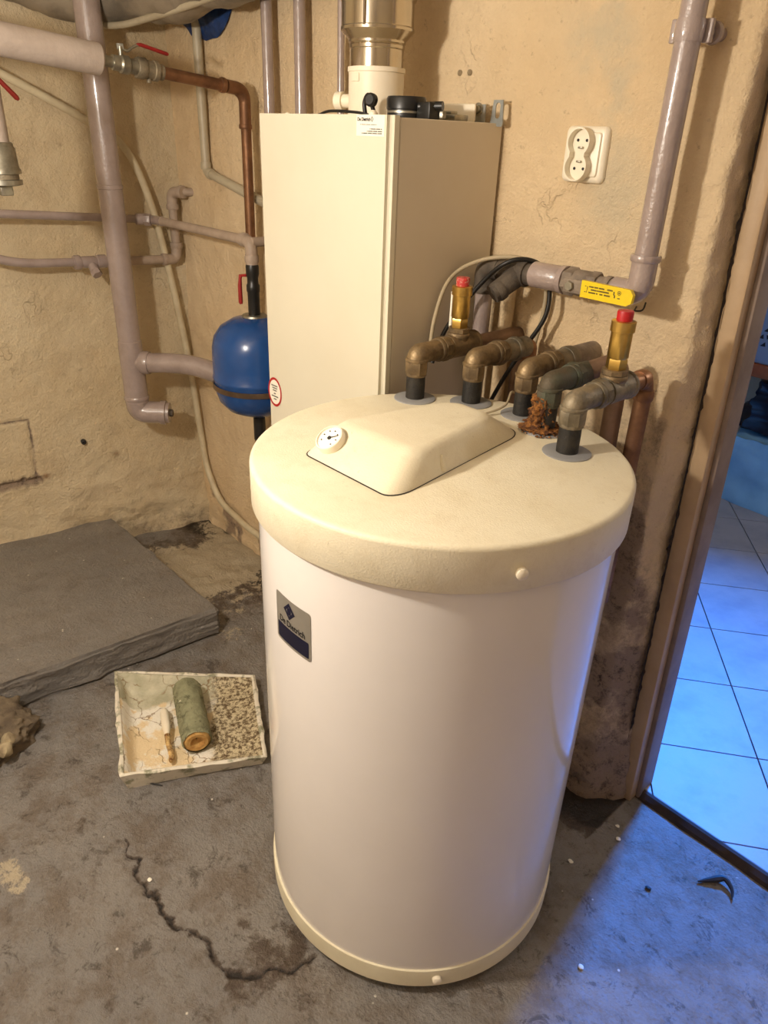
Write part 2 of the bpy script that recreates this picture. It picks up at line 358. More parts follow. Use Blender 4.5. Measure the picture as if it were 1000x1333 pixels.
def disp_left(q):
    d = .008*fb(q, 1.8, 3)+.0038*fb(q, 12, 5)
    d += sst(.42, .05, q.z)*(.010+.022*fb((q.x, q.y*1.0, q.z*1.6), 5.5, 4))
    p = V((q.y, q.z)); g = min(seg_d(p, HP[0], HP[1]), seg_d(p, HP[1], HP[2])); g2 = seg_d(p, HP[2], HP[3])
    wv = .006+.003*fb(q, 30, 2)
    if g < wv: d -= .007
    if g2 < .013+.006*fb(q, 22, 2): d -= .016
    return d
def stain_left(q):
    p = V((q.y, q.z)); g2 = seg_d(p, HP[2], HP[3]); g = min(seg_d(p, HP[0], HP[1]), seg_d(p, HP[1], HP[2]))
    a = .9*math.exp(-(g2/.022)**2)+.8*math.exp(-(g/.005)**2)
    a += .40*sst(.16, .02, q.z+.06*fb(q, 6, 4))
    return min(1, a)
def rust_left(q):
    return min(1, .8*math.exp(-(((q.y-.72)/.013)**2+((q.z-.325)/.010)**2))+.7*math.exp(-(((q.y-.97)/.012)**2+((q.z-.36)/.010)**2))+.10*sst(.3, .5, fb(q, 7, 4)))
wall_sheet('wall_left', [(-2.72, -1.25), (-2.64, .0), (-2.585, .5), (-2.535, .85), (-2.51, 1.0), (-2.445, 1.31)], zs, disp_left,
           dict(stain=stain_left, patch=lambda q: .5*sst(.1, .4, fb(q, 2.5, 4)), rust=rust_left), M['plaster_left'])
struct(MB().box((-2.75, -1.35, 0), (1.1, -1.25, HC)).build('wall_front', M['paint_wall'], smooth=False))
struct(MB().box((1.0, -1.25, 0), (1.1, 3.75, HC)).build('wall_right', M['paint_wall'], smooth=False))
struct(MB().box((-2.75, -1.35, HC), (1.1, 1.45, HC+.1)).build('ceiling', M['ceiling'], smooth=False))
struct(MB().box((.36, 1.29, 0), (1.0, 1.45, HC)).box((-.60, 1.33, 1.88), (.36, 1.45, HC)).build('wall_doorway', M['paint_wall'], smooth=False))
struct(MB().box((-2.7, 1.445, 0), (-.565, 1.455, HC)).build('wall_back_rear', M['paint_wall'], smooth=False))
# floor
CR = [V(p) for p in ((-1.20, .36), (-1.167, .342), (-1.083, .338), (-1.02, .343), (-.958, .337), (-.876, .37), (-.811, .375), (-.766, .382), (-.738, .425), (-.704, .521))]
BL = [(-1.289, .289, .05), (-1.291, .424, .045), (-1.206, .283, .04), (-1.34, .225, .04), (-1.094, .397, .03), (-.951, .387, .02), (-1.203, .462, .035), (-1.152, .604, .03), (-1.051, .089, .03), (-.892, .185, .03), (-.714, .402, .06), (-.76, .303, .05), (-.638, .445, .07), (-.54, .53, .05)]
def floor_fn(x, y):
    p = V((x, y)); q = V((x, y, 0)); z = .004*fb(q, 1.7, 3)+.0016*fb(q, 9, 4); st = 0; pa = 0
    dx = sst(-1.25, -.78, x)
    if -1.3 < x < -.55 and .2 < y < .65:
        pw = p+V((.022*fb(q, 20, 4), .022*fb((x+5, y, 0), 20, 4)))
        d = min(seg_d(pw, a, b) for a, b in zip(CR, CR[1:])); wd = .0025+.006*dx*(.6+.8*abs(fb(q, 10, 2)))
        z -= .008*sst(wd, wd*.3, d); st = max(.95*math.exp(-(d/(wd*1.0+.002))**2), .42*dx*math.exp(-(d/.03)**2))
        st = max(st, .6*sst(.13, .03, (p-V((-.75, .45))).length+.09*fb(q, 14, 5)))
    for bx, by, br in BL:
        dd = math.hypot(x-bx, y-by)
        if dd < br*2: st = max(st, .46*sst(br*1.6, br*.2, dd+br*.6*fb(q, 14, 4)))
    dd = (p-V((-2.1, 1.12))).length
    if dd < .6: pa = sst(.5, .1, dd+.15*fb(q, 5, 4))*.9; z += .012*pa*(.5+fb(q, 14, 4)); st = max(st, .6*sst(.6, .2, dd+.1*fb(q, 7, 3)))
    dd = ((x+1.27)/1.0)**2*1.0+((y-.13)/.55)**2
    pa = max(pa, .62*sst(.0050, .0016, dd+.0016*fb(q, 40, 3)))
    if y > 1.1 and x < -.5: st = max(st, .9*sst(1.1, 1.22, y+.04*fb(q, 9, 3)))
    return z, min(1, st), pa
xs = [-2.75+i*.03 for i in range(12)]+[-2.4+i*.009 for i in range(128)]+[-1.25+i*.005 for i in range(120)]+[-.65+i*.009 for i in range(73)]+[.01+i*.08 for i in range(14)]
ys = [-1.3+i*.065 for i in range(20)]+[.0+i*.009 for i in range(33)]+[.30+i*.005 for i in range(52)]+[.56+i*.009 for i in range(89)]+[1.361, 1.378]
v = []; st_ = []; pa_ = []
for y in ys:
    for x in xs:
        z, s, a = floor_fn(x, y); v.append((x, y, z)); st_.append(s); pa_.append(a)
n = len(xs); f = [(j*n+i, j*n+i+1, (j+1)*n+i+1, (j+1)*n+i) for j in range(len(ys)-1) for i in range(n-1)]
me = bpy.data.meshes.new('floor'); me.from_pydata(v, [], f); me.shade_smooth(); me.materials.append(M['floor'])
for k, d in (('stain', st_), ('patch', pa_)): me.attributes.new(k, 'FLOAT', 'POINT').data.foreach_set('value', d)
fl = bpy.data.objects.new('floor', me); C.objects.link(fl); struct(fl)
struct(MB().box((-2.75, -1.35, -.1), (1.1, 1.45, -.03)).build('floor_base', M['grout'], smooth=False))
# tiled floor beyond the doorway
hall = struct(MB().box((-2.6, 1.385, -.03), (1.0, 3.75, .012)).build('floor_hall', M['grout'], smooth=False))
e1, e2 = V((.234, .178, 0)), V((.178, -.234, 0)); og = V((-.696, 2.185, 0)); TS = .294
e1 = e1.normalized()*TS; e2 = e2.normalized()*TS; tile_me = None
from mathutils.geometry import intersect_line_line_2d
def clip_half(poly, fn):
    out = []
    for i, a in enumerate(poly):
        b = poly[(i+1) % len(poly)]; da, db = fn(a), fn(b)
        if da >= 0: out.append(a)
        if (da >= 0) != (db >= 0): out.append(a.lerp(b, da/(da-db)))
    return out
g = .0022/TS
for i in range(-5, 7):
    for k in range(-7, 6):
        c = [og+e1*(i+a)+e2*(k+b) for a, b in ((g, g), (1-g, g), (1-g, 1-g), (g, 1-g))]
        ctr = og+e1*(i+.5)+e2*(k+.5)
        if not (-1.5 < ctr.x < .75 and ctr.y < 3.75): continue
        poly = clip_half(c, lambda q: q.y-1.390); poly = clip_half(poly, lambda q: 3.74-q.y) if poly else poly
        if len(poly) < 3: continue
        whole = len(poly) == 4 and all((a-b).length < 1e-6 for a, b in zip(poly, c))
        if whole and tile_me is not None:
            o = bpy.data.objects.new('tile', tile_me); C.objects.link(o); o.parent = hall; o.location = c[0]
        else:
            nn = len(poly); lo = [V((q.x, q.y, .004)) for q in poly]; hi = [V((q.x, q.y, .021)) for q in poly]
            o = MB().add(lo+hi, [tuple(range(nn)), tuple(range(nn, 2*nn))]+[(a, (a+1) % nn, nn+(a+1) % nn, nn+a) for a in range(nn)]).build('tile', M['tile'], hall, smooth=False)
            if whole:
                off = V((c[0].x, c[0].y, 0))
                for q in o.data.vertices: q.co -= off
                o.location = off; tile_me = o.data
struct(MB().box((-2.6, 3.75, 0), (1.1, 3.85, HC)).build('wall_hall_back', M['paint_wall'], smooth=False))
struct(MB().box((-2.7, 1.455, 0), (-2.6, 3.85, HC)).build('wall_hall_left', M['paint_wall'], smooth=False))
struct(MB().box((-2.7, 1.45, HC), (1.1, 3.85, HC+.1)).build('ceiling_hall', M['ceiling'], smooth=False))
# added window frame around the assumed daylight panel, no opening behind it
dl = bpy.data.objects['assumed_daylight']; bpy.context.view_layer.update(); Mw = dl.matrix_basis
mb = MB()
for a, b in (((-.17, -.155), (.17, -.128)), ((-.17, .128), (.17, .155)), ((-.17, -.128), (-.143, .128)), ((.143, -.128), (.17, .128))):
    mb.box((a[0], a[1], -.012), (b[0], b[1], .03))
struct(mb.xf(Mw).build('added_window_frame', M['adapter'], smooth=False))
# threshold strip and door frame
mb = MB(); ns = 40; vv = []; ff = []
for i in range(ns+1):
    x = -.50+i*.86/ns; w0 = .003*fb((x, 0, 0), 14, 3)
    vv += [V((x, 1.366+w0, -.006)), V((x, 1.372+w0, .010)), V((x, 1.382, .0195)), V((x, 1.392, .0212)), V((x, 1.392, -.01))]
for i in range(ns):
    for k in range(4): ff.append((i*5+k, i*5+k+1, i*5+5+k+1, i*5+5+k))
ff += [(4, 3, 2, 1, 0), tuple(ns*5+k for k in range(5))]
struct(mb.add(vv, ff).build('trim_threshold', mat('threshold_edge', (58, 44, 36), (40, 30, 26), 20, rough=.8), ang=25))
door = bpy.data.objects.new('door_1', None); C.objects.link(door); door.location = (-.5, 1.37, 0); struct(door)
def slant(x0, x1, y0, y1, lean, z0=0, z1=1.9, bev=.004):
    mb = MB().box((x0, y0, z0), (x1, y1, z1), bev)
    for q in mb.v: q.x += lean*(1.2-q.z)
    return mb
LN = .030
slant(-.566, -.531, 1.345, 1.43, LN).build('jamb', M['wood'], door)
slant(-.533, -.519, 1.37, 1.43, LN).build('door_stop', M['woodpaint'], door)
# mouldy gap between plaster and frame
mb = MB(); N = 260
for side in (0, 1):
    for i in range(N+1):
        z = i*1.9/N; x = -.564+LN*(1.2-z); wv = max(.0001, -.0002+.0055*fb((side*3, 0, z), 40, 4)+.004*fb((side*5, 2, z), 5, 3)-.0002)
        mb.v.append(V((x-wv if side == 0 else x+wv, 1.3435+(.001 if side else -.008), z)))
mb.f += [(i, i+1, N+1+i+1, N+1+i) for i in range(N)]
mb.build('mould_line', mat('mould', (56, 46, 40), (40, 33, 29), 60, rough=.95), door, smooth=False)
mb = MB().box((-.53, 1.345, 1.84), (.36, 1.43, 1.9), .004); mb.build('frame_head', M['wood'], door)
MB().box((.32, 1.345, 0), (.36, 1.43, 1.84), .004).build('jamb', M['wood'], door)

# ------------------------------------------------------------------ assumed bulb lamp (above the frame), then fixtures for the added fills
t = thing('assumed_or_fill_lamp', 'assumed bare bulb hanging on a cord left of the camera in the cellar', 'lamp', (LAMP.x, LAMP.y, HC))
MB().lathe([(.05, 0), (.05, -.012), (.022, -.02)], (LAMP.x, LAMP.y, HC), seg=24).build('ceiling_rose', M['adapter'], t)
MB().tube([(LAMP.x, LAMP.y, HC-.018), (LAMP.x, LAMP.y, LAMP.z+.11)], .003, 8).build('cord', M['cable_black'], t)
MB().lathe([(.006, .115), (.018, .105), (.020, .06), (.014, .055)], LAMP, seg=20).build('lamp_holder', M['adapter'], t)

MB().lathe([(.012, .058), (.018, .050), (.024, .036), (.020, .022), (.002, .016)], LAMP, seg=24).build('bulb', M['bulb'], t)
for px, py, pz, lb in ((-.72, -1.0, 1.75, 'added fill lamp near the rear cellar wall'), (.3, 2.5, 1.9, 'added fill lamp in the tiled next room')):  # invented fixtures around the two added fill lights
    t = thing('assumed_or_fill_lamp', lb, 'lamp', (px, py, HC))
    MB().lathe([(.05, HC), (.05, HC-.015), (.01, HC-.02), (.01, pz+.10)], (px, py, 0), seg=20).build('stem', M['adapter'], t)
    MB().lathe([(.006, pz+.115), (.018, pz+.105), (.020, pz+.06), (.014, pz+.055)], (px, py, 0), seg=20).build('lamp_holder', M['adapter'], t)
    MB().lathe([(.012, pz+.058), (.018, pz+.050), (.024, pz+.036), (.020, pz+.022), (.002, pz+.016)], (px, py, 0), seg=24).build('bulb', M['bulb'], t)

# ------------------------------------------------------------------ hot water tank
TX, TY = -.7477, .8261
tank = thing('water_heater_tank', 'large white cylindrical hot water tank with cream lid standing on the floor', 'water tank', (TX, TY, 0))
MB().lathe([(.302, .066), (.302, .50), (.302, .93)], (TX, TY, 0), seg=128).build('body', M['enamel'], tank)
MB().lathe([(.27, .0), (.286, .002), (.288, .026)], (TX, TY, 0), seg=96).build('foot_ring', M['black'], tank)
MB().lathe([(.288, .020), (.301, .021), (.3055, .026), (.3065, .066), (.3055, .0715), (.300, .073)], (TX, TY, 0), seg=128).build('base_ring', M['cream'], tank)
prof = [(.298, .921), (.3105, .920), (.3125, .923), (.3125, .985)]
for i in range(1, 8):
    a = i/7*PI/2; prof.append((.3125-.008+.008*math.cos(a), .985+.0082*math.sin(a)))
prof += [(.30, .9935), (.25, .9940), (.12, .9950), (.001, .9955)]
MB().lathe(prof, (TX, TY, 0), seg=128).build('lid', M['lid'], tank, ang=60)
# raised access cover on the lid
bm = bmesh.new(); ZB, ZT = .9955, 1.042; cx = -.772
def hw(y, a, b, y0, y1): return a+(b-a)*(y-y0)/(y1-y0)
bot = [(cx-.115, .640), (cx+.110, .640), (cx+.056, 1.000), (cx-.060, 1.000)]
top = [(cx-.100, .700), (cx+.084, .712), (cx+.042, .930), (cx-.056, .930)]
vb = [bm.verts.new((x, y, ZB)) for x, y in bot]; vt = [bm.verts.new((x, y, ZT)) for x, y in top]
bm.faces.new(vb[::-1]); bm.faces.new(vt)
for i in range(4): bm.faces.new((vb[i], vb[(i+1) % 4], vt[(i+1) % 4], vt[i]))
ed = [e for e in bm.edges if (e.verts[0] in vb) != (e.verts[1] in vb)]
bmesh.ops.bevel(bm, geom=ed, offset=.026, segments=7, affect='EDGES', profile=.5)
ed = [e for e in bm.edges if all(q.co.z > ZT-.0005 for q in e.verts) and len(e.link_faces) == 2 and any(abs(f_.normal.z) < .97 for f_ in e.link_faces)]
bmesh.ops.bevel(bm, geom=ed, offset=.012, segments=5, affect='EDGES', profile=.5)
foot = max((f_ for f_ in bm.faces if all(abs(q.co.z-ZB) < 1e-4 for q in f_.verts)), key=lambda f_: len(f_.verts))
loop = [q.co.copy() for q in foot.verts]
mb = MB(); mb.frombm(bm); cover = mb.build('access_cover', M['lid'], tank, ang=60)
cc = sum(loop, V((0, 0, 0)))/len(loop); n_ = len(loop)
out = [q+(q-cc).normalized()*.0016 for q in loop]
MB().add([V((q.x, q.y, z)) for z in (.9950, .9959) for q in out], [tuple(range(n_)), tuple(range(n_, 2*n_))]+[(i, (i+1) % n_, n_+(i+1) % n_, n_+i) for i in range(n_)]).build('cover_gap', M['dark'], tank, smooth=False)
P0 = V((cx+.085, .80, ZB)); sl = V((-.058, .362, 0)).normalized()
for dd, h, wd in ((-.035, .028, .007), (.105, .016, .004)):
    q = P0+sl*dd+V((-.0, 0, 0)); b2 = q+V((-.010, 0, h))
    MB().tube([q+V((-.004, 0, .003)), b2], [wd*1.0, wd*.4], 10).build('grip_rib', M['lid'], cover)
# thermometer on the sloping front of the cover
fn = V((0, -(ZT-ZB), .704-.640)); fn.normalize(); fu = V((0, .704-.640, ZT-ZB)).normalized(); fr = V((1, 0, 0))
TC = V((-.842, .672, ZB+(.672-.640)/(.704-.640)*(ZT-ZB)))
th = MB().lathe([(.0245, -.004), (.0250, .009), (.0237, .012), (.0216, .0125), (.0207, .009)], TC, fn, 48, cap=False).build('thermometer', M['socket'], tank)
MB().lathe([(.0213, .0085), (.0212, .0095)], TC, fn, 48).build('dial_face', M['white'], th)
nd = MB().lathe([(.0035, .0098), (.0032, .0112)], TC, fn, 16)
q = TC+fn*.0106; dr = (fr*.80+fu*.60).normalized(); sd = fn.cross(dr)
nd.add([q-sd*.0011-dr*.004, q+sd*.0011-dr*.004, q+sd*.0005+dr*.0165, q-sd*.0005+dr*.0165], [(0, 1, 2, 3)])
nd.build('needle', M['ink'], th)
mb = MB()
for k in range(7):
    a = math.radians(215-k*42); c = TC+fn*.0099+(fr*math.cos(a)+fu*math.sin(a))*.0145; dr = fr; sd = fu
    mb.add([c-dr*.0017-sd*.0011, c+dr*.0017-sd*.0011, c+dr*.0017+sd*.0011, c-dr*.0017+sd*.0011], [(0, 1, 2, 3)])
for k in range(25):
    a = math.radians(225-k*11.2); d = fr*math.cos(a)+fu*math.sin(a); c = TC+fn*.0099+d*.0188; sd = fn.cross(d)
    mb.add([c-d*.001-sd*.0002, c+d*.001-sd*.0002, c+d*.001+sd*.0002, c-d*.001+sd*.0002], [(0, 1, 2, 3)])
mb.build('dial_marks', M['ink'], th)
# screw caps
for ang, z, r in ((-25.8, .950, .3125), (-35, .050, .3065)):
    a = math.radians(ang); d = V((math.cos(a), math.sin(a), 0)); p = V((TX, TY, z))+d*(r-.002)
    MB().lathe([(.0088, 0), (.0088, .008), (.006, .0105), (.001, .011)], p, d, 20).build('screw_cap', M['adapter'], tank)
# maker's label on the body
def oncyl(u, z, r):          # u metres along the arc, from the label centre
    a = math.radians(-91.4)+u/.302; return V((TX+r*math.cos(a), TY+r*math.sin(a), z))
def arcplate(u0, u1, z0, z1, r, rad, n=14):
    pts = []
    for cxx, czz, a0 in ((u1-rad, z1-rad, 0), (u0+rad, z1-rad, 90), (u0+rad, z0+rad, 180), (u1-rad, z0+rad, 270)):
        for k in range(6):
            a = math.radians(a0+k*18); pts.append((cxx+rad*math.cos(a), czz+rad*math.sin(a)))
    bm = bmesh.new(); bm.faces.new([bm.verts.new((u, z, 0)) for u, z in pts])
    for k in range(1, n):
        x = u0+(u1-u0)*k/n; bmesh.ops.bisect_plane(bm, geom=bm.verts[:]+bm.edges[:]+bm.faces[:], plane_co=(x, 0, 0), plane_no=(1, 0, 0))
    mb = MB(); mb.frombm(bm); mb.v = [oncyl(q.x, q.y, r) for q in mb.v]; return mb
lab = arcplate(-.046, .046, .732, .822, .3027, .006).build('maker_label', M['silver'], tank, ang=None)
arcplate(-.041, .041, .737, .767, .3031, .002).build('label_band', M['navy'], lab, ang=None)
v, f = text2d('De Dietrich', .0165, .00035); wd = max(q.x for q in v)
MB().add([oncyl((q.x-wd/2)*.068/wd-.001, .7705+q.y, .3032) for q in v], f).build('lettering', M['ink'], lab, smooth=False)
mb = MB(); c = V((-.006, .8005))
def dia(r0, r1, mbx, rr=.3032):
    for k in range(4):
        a0, a1 = math.radians(90*k), math.radians(90*k+90)
        mbx.add([oncyl(c.x+rad*math.cos(a), c.y+rad*math.sin(a), rr) for rad, a in ((r0, a0), (r1, a0), (r1, a1), (r0, a1))], [(0, 1, 2, 3)])
dia(.0085, .0155, mb)
mb.add([oncyl(c.x+.0052*math.cos(k*PI/12), c.y+.0068*math.sin(k*PI/12), .3032) for k in range(24)], [tuple(range(24))])
mb.build('emblem', M['navy'], lab, smooth=False)
# connection stubs in the lid
ST = [V((-.970, .983)), V((-.885, 1.054)), V((-.778, 1.080)), V((-.702, 1.046)), V((-.615, .992))]
ZL = .9945; ZP = 1.083
for i, s in enumerate(ST):
    MB().lathe([(.041, ZL-.003), (.041, ZL+.0012), (.039, ZL+.0022), (.018, ZL+.0024)], (s.x, s.y, 0), seg=40).build('gasket', M['grey_gasket'], tank)
    MB().lathe([(.0185, ZL-.004), (.0185, ZL+.03), (.0182, ZL+.056)], (s.x, s.y, 0), seg=24).build('connection_stub', M['rubber'], tank)
# rust crust on the fourth connection
s = ST[3]; mb = MB(); bm = bmesh.new(); bmesh.ops.create_uvsphere(bm, u_segments=64, v_segments=44, radius=1)
for q in bm.verts:
    d = q.co.copy(); k = 1+.42*fb(d, 4.5, 5)+.15*fb(d, 14, 3)
    z = d.z; rad = .0205 if z > -.6 else .0205+.018*(-z-.6)/.4
    if z < -.6: rad *= (1+.4*fb(d, 2, 3))
    l = math.hypot(d.x, d.y) or 1e-6; q.co = V((s.x-.006+d.x/l*rad*k*min(1, l*2.2), s.y-.003+d.y/l*rad*k*min(1, l*2.2), ZL+.034+z*.033))
mb.frombm(bm); mb.build('rust_crust', M['rust'], tank, ang=None)
o_ = tank.children[-1]; o_['label'] = 'crumbly orange rust crust around a connection'
mb = MB()
for k in range(90):
    a = random.uniform(0, 2*PI); r = .012+.030*random.random()**.7; sz = random.uniform(.0012, .0038)
    p = V((s.x+r*math.cos(a), s.y+r*math.sin(a)-.004, ZL+.002))
    mb.lathe([(sz, 0), (sz*.7, sz*.8)], p, (random.uniform(-.3, .3), random.uniform(-.3, .3), 1), 5)
o = mb.build('rust_flakes', M['rust'], tank, smooth=False); o['kind'] = 'stuff'

# ------------------------------------------------------------------ fittings rising from the tank
def riser(name, label, s, mt, yend, nutm=None, tee=None, spread=0., r=.0185, zp=ZP):
    t = thing(name, label, 'pipe fitting', (s.x, s.y, ZL+.056)); x, y = s.x, s.y
    MB().nut((x, y, ZL+.064), (0, 0, 1), .0225, .026, 8).ring((x, y, ZL+.050), (0, 0, 1), .0205, .008, 20).build('union_nut', nutm or mt, t)
    el = MB().tube(fillet([(x, y, ZL+.066), (x, y, zp), (x, y+.062, zp)], .036, 10), r*1.08, 20)
    el.ring((x, y+.058, zp), (0, 1, 0), r*1.28, .010, 20).ring((x, y, ZL+.078), (0, 0, 1), r*1.22, .007, 20)
    el.build('elbow', mt, t)
    MB().nut((x, y+.070, zp), (0, 1, 0), r*1.36, .018, 8).ring((x, y+.083, zp), (0, 1, 0), r*1.15, .01, 20).build('hex_nut', nutm or mt, t)
    return t
def safety_valve(t, x, y, z, worn, topz=1.212):
    MB().ring((x, y, z+.022), (0, 0, 1), .023, .010, 24).nut((x, y, z+.032), (0, 0, 1), .0225, .010, 8).build('collar_nut', M['oldbrass'], t)
    b = MB().nut((x, y, z+.046), (0, 0, 1), .0175, .020, 6).lathe([(.016, z+.055), (.0178, z+.058), (.0178, topz-.030), (.0202, topz-.029), (.0202, topz-.013), (.0185, topz-.012), (.013, topz-.0115)], (x, y, 0), seg=32)
    b = b.build('safety_valve', M['brass'], t)
    MB().lathe([(.0130, topz-.013), (.0135, topz+.001), (.0125, topz+.004), (.002, topz+.0045)], (x, y, 0), seg=28 if not worn else 12).build('cap', M['redworn'] if worn else M['red'], b)
# first (leftmost) with safety valve
s = ST[0]; t = riser('brass_safety_group', 'brass elbow and safety valve with chipped red cap at the left end', s, M['oldbrass'], 0)
ty = s.y+.115
MB().tube([(s.x, s.y+.085, ZP), (s.x, ty+.045, ZP)], .0235, 20).tube([(s.x, ty, ZP), (s.x, ty, ZP+.022)], .0205, 20).ring((s.x, ty+.046, ZP), (0, 1, 0), .0255, .009, 20).build('tee', M['oldbrass'], t)
MB().pipe([(s.x, ty+.04, ZP), (s.x+.01, ty+.19, ZP+.004), (s.x+.01, ty+.193, ZP-.2)], .0135, .018).build('copper_pipe', M['oldcopper'], t)
safety_valve(t, s.x, ty, ZP, True)
# test lever strip hanging behind the valve
MB().box((s.x-.034, ty+.006, ZP+.03), (s.x-.028, ty+.0085, ZP+.10)).box((s.x-.030, ty+.018, ZP+.018), (s.x-.004, ty+.0195, ZP+.062)).build('paper_tag', M['white'], t, smooth=False)
# second
s = ST[1]; t = riser('brass_elbow_fitting', 'bronze elbow fitting second from the left with short copper drop behind it', s, M['oldbrass'], 0)
MB().tube([(s.x, s.y+.08, ZP), (s.x, s.y+.155, ZP)], .021, 20).ring((s.x, s.y+.12, ZP), (0, 1, 0), .0245, .014, 20).build('coupling', M['dullbrass'], t)
MB().pipe([(s.x, s.y+.15, ZP), (s.x, s.y+.172, ZP), (s.x, s.y+.172, .62)], .0145, .02).build('copper_pipe', M['copper'], t)
# third
s = ST[2]; t = riser('brass_elbow_fitting', 'bronze elbow fitting in the middle of the row entering dusty plaster', s, M['oldbrass'], 0)
MB().tube([(s.x, s.y+.08, ZP), (s.x, s.y+.13, ZP)], .021, 20).ring((s.x, s.y+.125, ZP), (0, 1, 0), .0245, .02, 20).build('coupling', M['dullbrass'], t)
MB().tube([(s.x, s.y+.12, ZP), (s.x, s.y+.23, ZP)], .0215, 20).build('plastered_pipe', M['dustpipe'], t)
# fourth
s = ST[3]; t = riser('verdigris_elbow_fitting', 'dark greenish elbow fitting above the rust crust', s, M['verdigris'], 0)
MB().tube([(s.x, s.y+.08, ZP), (s.x, s.y+.11, ZP)], .0205, 20).build('coupling', M['verdigris'], t)
MB().pipe([(s.x, s.y+.10, ZP), (s.x+.034, s.y+.166, ZP+.022), (s.x+.040, s.y+.168, .60)], .0175, .034, 18).build('copper_pipe', M['oldcopper'], t)
# fifth
s = ST[4]; t = riser('brass_safety_group', 'dull brass elbow and safety valve with bright red cap at the right end', s, M['dullbrass'], 0)
ty = s.y+.108
MB().tube([(s.x, s.y+.085, ZP), (s.x, ty+.045, ZP)], .0235, 20).tube([(s.x, ty, ZP), (s.x, ty, ZP+.022)], .021, 20).ring((s.x, ty+.046, ZP), (0, 1, 0), .0255, .009, 20).build('tee', M['dullbrass'], t)
cp = MB().pipe([(s.x, ty+.04, ZP), (s.x, s.y+.225, ZP), (s.x, s.y+.225, .60)], .0155, .028, 18).ring((s.x, s.y+.205, ZP), (0, 1, 0), .0185, .022, 18).ring((s.x, s.y+.225, ZP-.032), (0, 0, 1), .0185, .02, 18)
cp.build('copper_pipe', M['copper'], t)
safety_valve(t, s.x, ty, ZP, False)

# ------------------------------------------------------------------ gas line on the back wall
GX, GY, GZ = -.665, 1.222, 1.222
t = thing('gas_pipe', 'mauve painted gas pipe with yellow-handled valve beside the socket', 'pipe', (GX, GY, 1.15))
MB().tube([(GX, GY, HC), (GX, GY, GZ+.05)], .0198, 24).build('riser_pipe', M['pipepaint'], t)
MB().tube(fillet([(GX, GY, GZ+.062), (GX, GY, GZ), (GX-.05, GY, GZ)], .040, 9), .0225, 24).ring((GX, GY, GZ+.060), (0, 0, 1), .0262, .012, 24).build('elbow', M['pipepaint'], t)
MB().tube([(GX-.045, GY, GZ), (GX-.09, GY, GZ)], .0185, 20).ring((GX-.062, GY, GZ), (1, 0, 0), .0215, .012, 20).build('nipple', M['dustpipe'], t)
bv = MB().nut((GX-.092, GY, GZ), (1, 0, 0), .025, .020, 6).lathe([(.018, -.03), (.0235, -.015), (.0235, .015), (.018, .03)], (GX-.115, GY, GZ), (1, 0, 0), 24).nut((GX-.142, GY, GZ), (1, 0, 0), .0265, .022, 6).tube([(GX-.115, GY, GZ), (GX-.115, GY-.042, GZ)], .009, 14).build('ball_valve', M['dustpipe'], t)
MB().nut((GX-.115, GY-.046, GZ), (0, 1, 0), .009, .008, 6).build('bolt', M['zinc'], bv)
hd = MB().box((GX-.130, GY-.044, GZ-.012), (GX-.085, GY-.041, GZ+.012), .001).build('lever_plate', M['dustpipe'], bv)
mb = MB(); pts = [(-.088, -.0145), (.006, -.0155), (.015, -.010), (.0165, .004), (.010, .0125), (-.088, .0145)]
mb.add([V((GX+a, GY-.049, GZ+b)) for a, b in pts]+[V((GX+a, GY-.041, GZ+b)) for a, b in pts], [tuple(range(6)), tuple(range(11, 5, -1))]+[(i, (i+1) % 6, 6+(i+1) % 6, 6+i) for i in range(6)])
mb.build('handle', M['yellow'], bv, smooth=False)
mb = MB()
def dash(mbx, o, ux, uz, x0, x1, z, h): mbx.add([o+ux*a+uz*b for a, b in ((x0, z-h/2), (x1, z-h/2), (x1, z+h/2), (x0, z+h/2))], [(0, 1, 2, 3)])
o_ = V((GX-.085, GY-.0494, GZ)); ux, uz = V((1, 0, 0)), V((0, 0, 1))
for row, (z, spans) in enumerate(((.006, ((.014, .024), (.0245, .033), (.034, .045), (.051, .062))), (.001, ((.018, .030), (.031, .034), (.0345, .055))), (-.004, ((.014, .029), (.030, .033), (.037, .043), (.046, .058))))):
    for a, b in spans:
        k = a
        while k < b-.0006: dash(mb, o_, ux, uz, k, min(b, k+.0011), z, .0026); k += .0016
for z in (.006, -.004): dash(mb, o_, ux, uz, .005, .008, z, .0012)
dash(mb, o_, ux, uz, .010, .0112, .003, .006); dash(mb, o_, ux, uz, .0095, .0105, -.003, .004)
dash(mb, o_, ux, uz, .064, .066, .002, .006); dash(mb, o_, ux, uz, .066, .068, -.003, .005); dash(mb, o_, ux, uz, .073, .078, -.005, .0016)
for k in range(12):
    a0, a1 = k*PI/6, (k+1)*PI/6
    mb.add([o_+ux*(.075+r*math.cos(a))+uz*(.004+r*math.sin(a)) for r, a in ((.0028, a0), (.0036, a0), (.0036, a1), (.0028, a1))], [(0, 1, 2, 3)])
dash(mb, o_, ux, uz, .0738, .0762, .004, .0024)
mb.build('printed_text', M['ink'], bv, smooth=False)
MB().lathe([(.021, -.04), (.0245, -.036), (.0245, .02), (.021, .028), (.0265, .029), (.0265, .04)], (GX-.193, GY, GZ), (1, 0, 0), 28).build('coupling', M['pipepaint'], t)
MB().tube([(GX-.225, GY, GZ-.002), (GX-.33, GY+.002, GZ-.002)], .021, 20).ring((GX-.255, GY, GZ-.002), (1, 0, 0), .026, .02, 20).build('tee', M['darkfit'], t)
MB().tube([(GX-.262, GY-.005, GZ-.005), (GX-.285, GY-.055, GZ-.042)], [.021, .0195], 20).ring((GX-.278, GY-.043, GZ-.034), (-.023, -.05, -.037), .0215, .016, 20).build('plugged_branch', M['darkfit'], t)
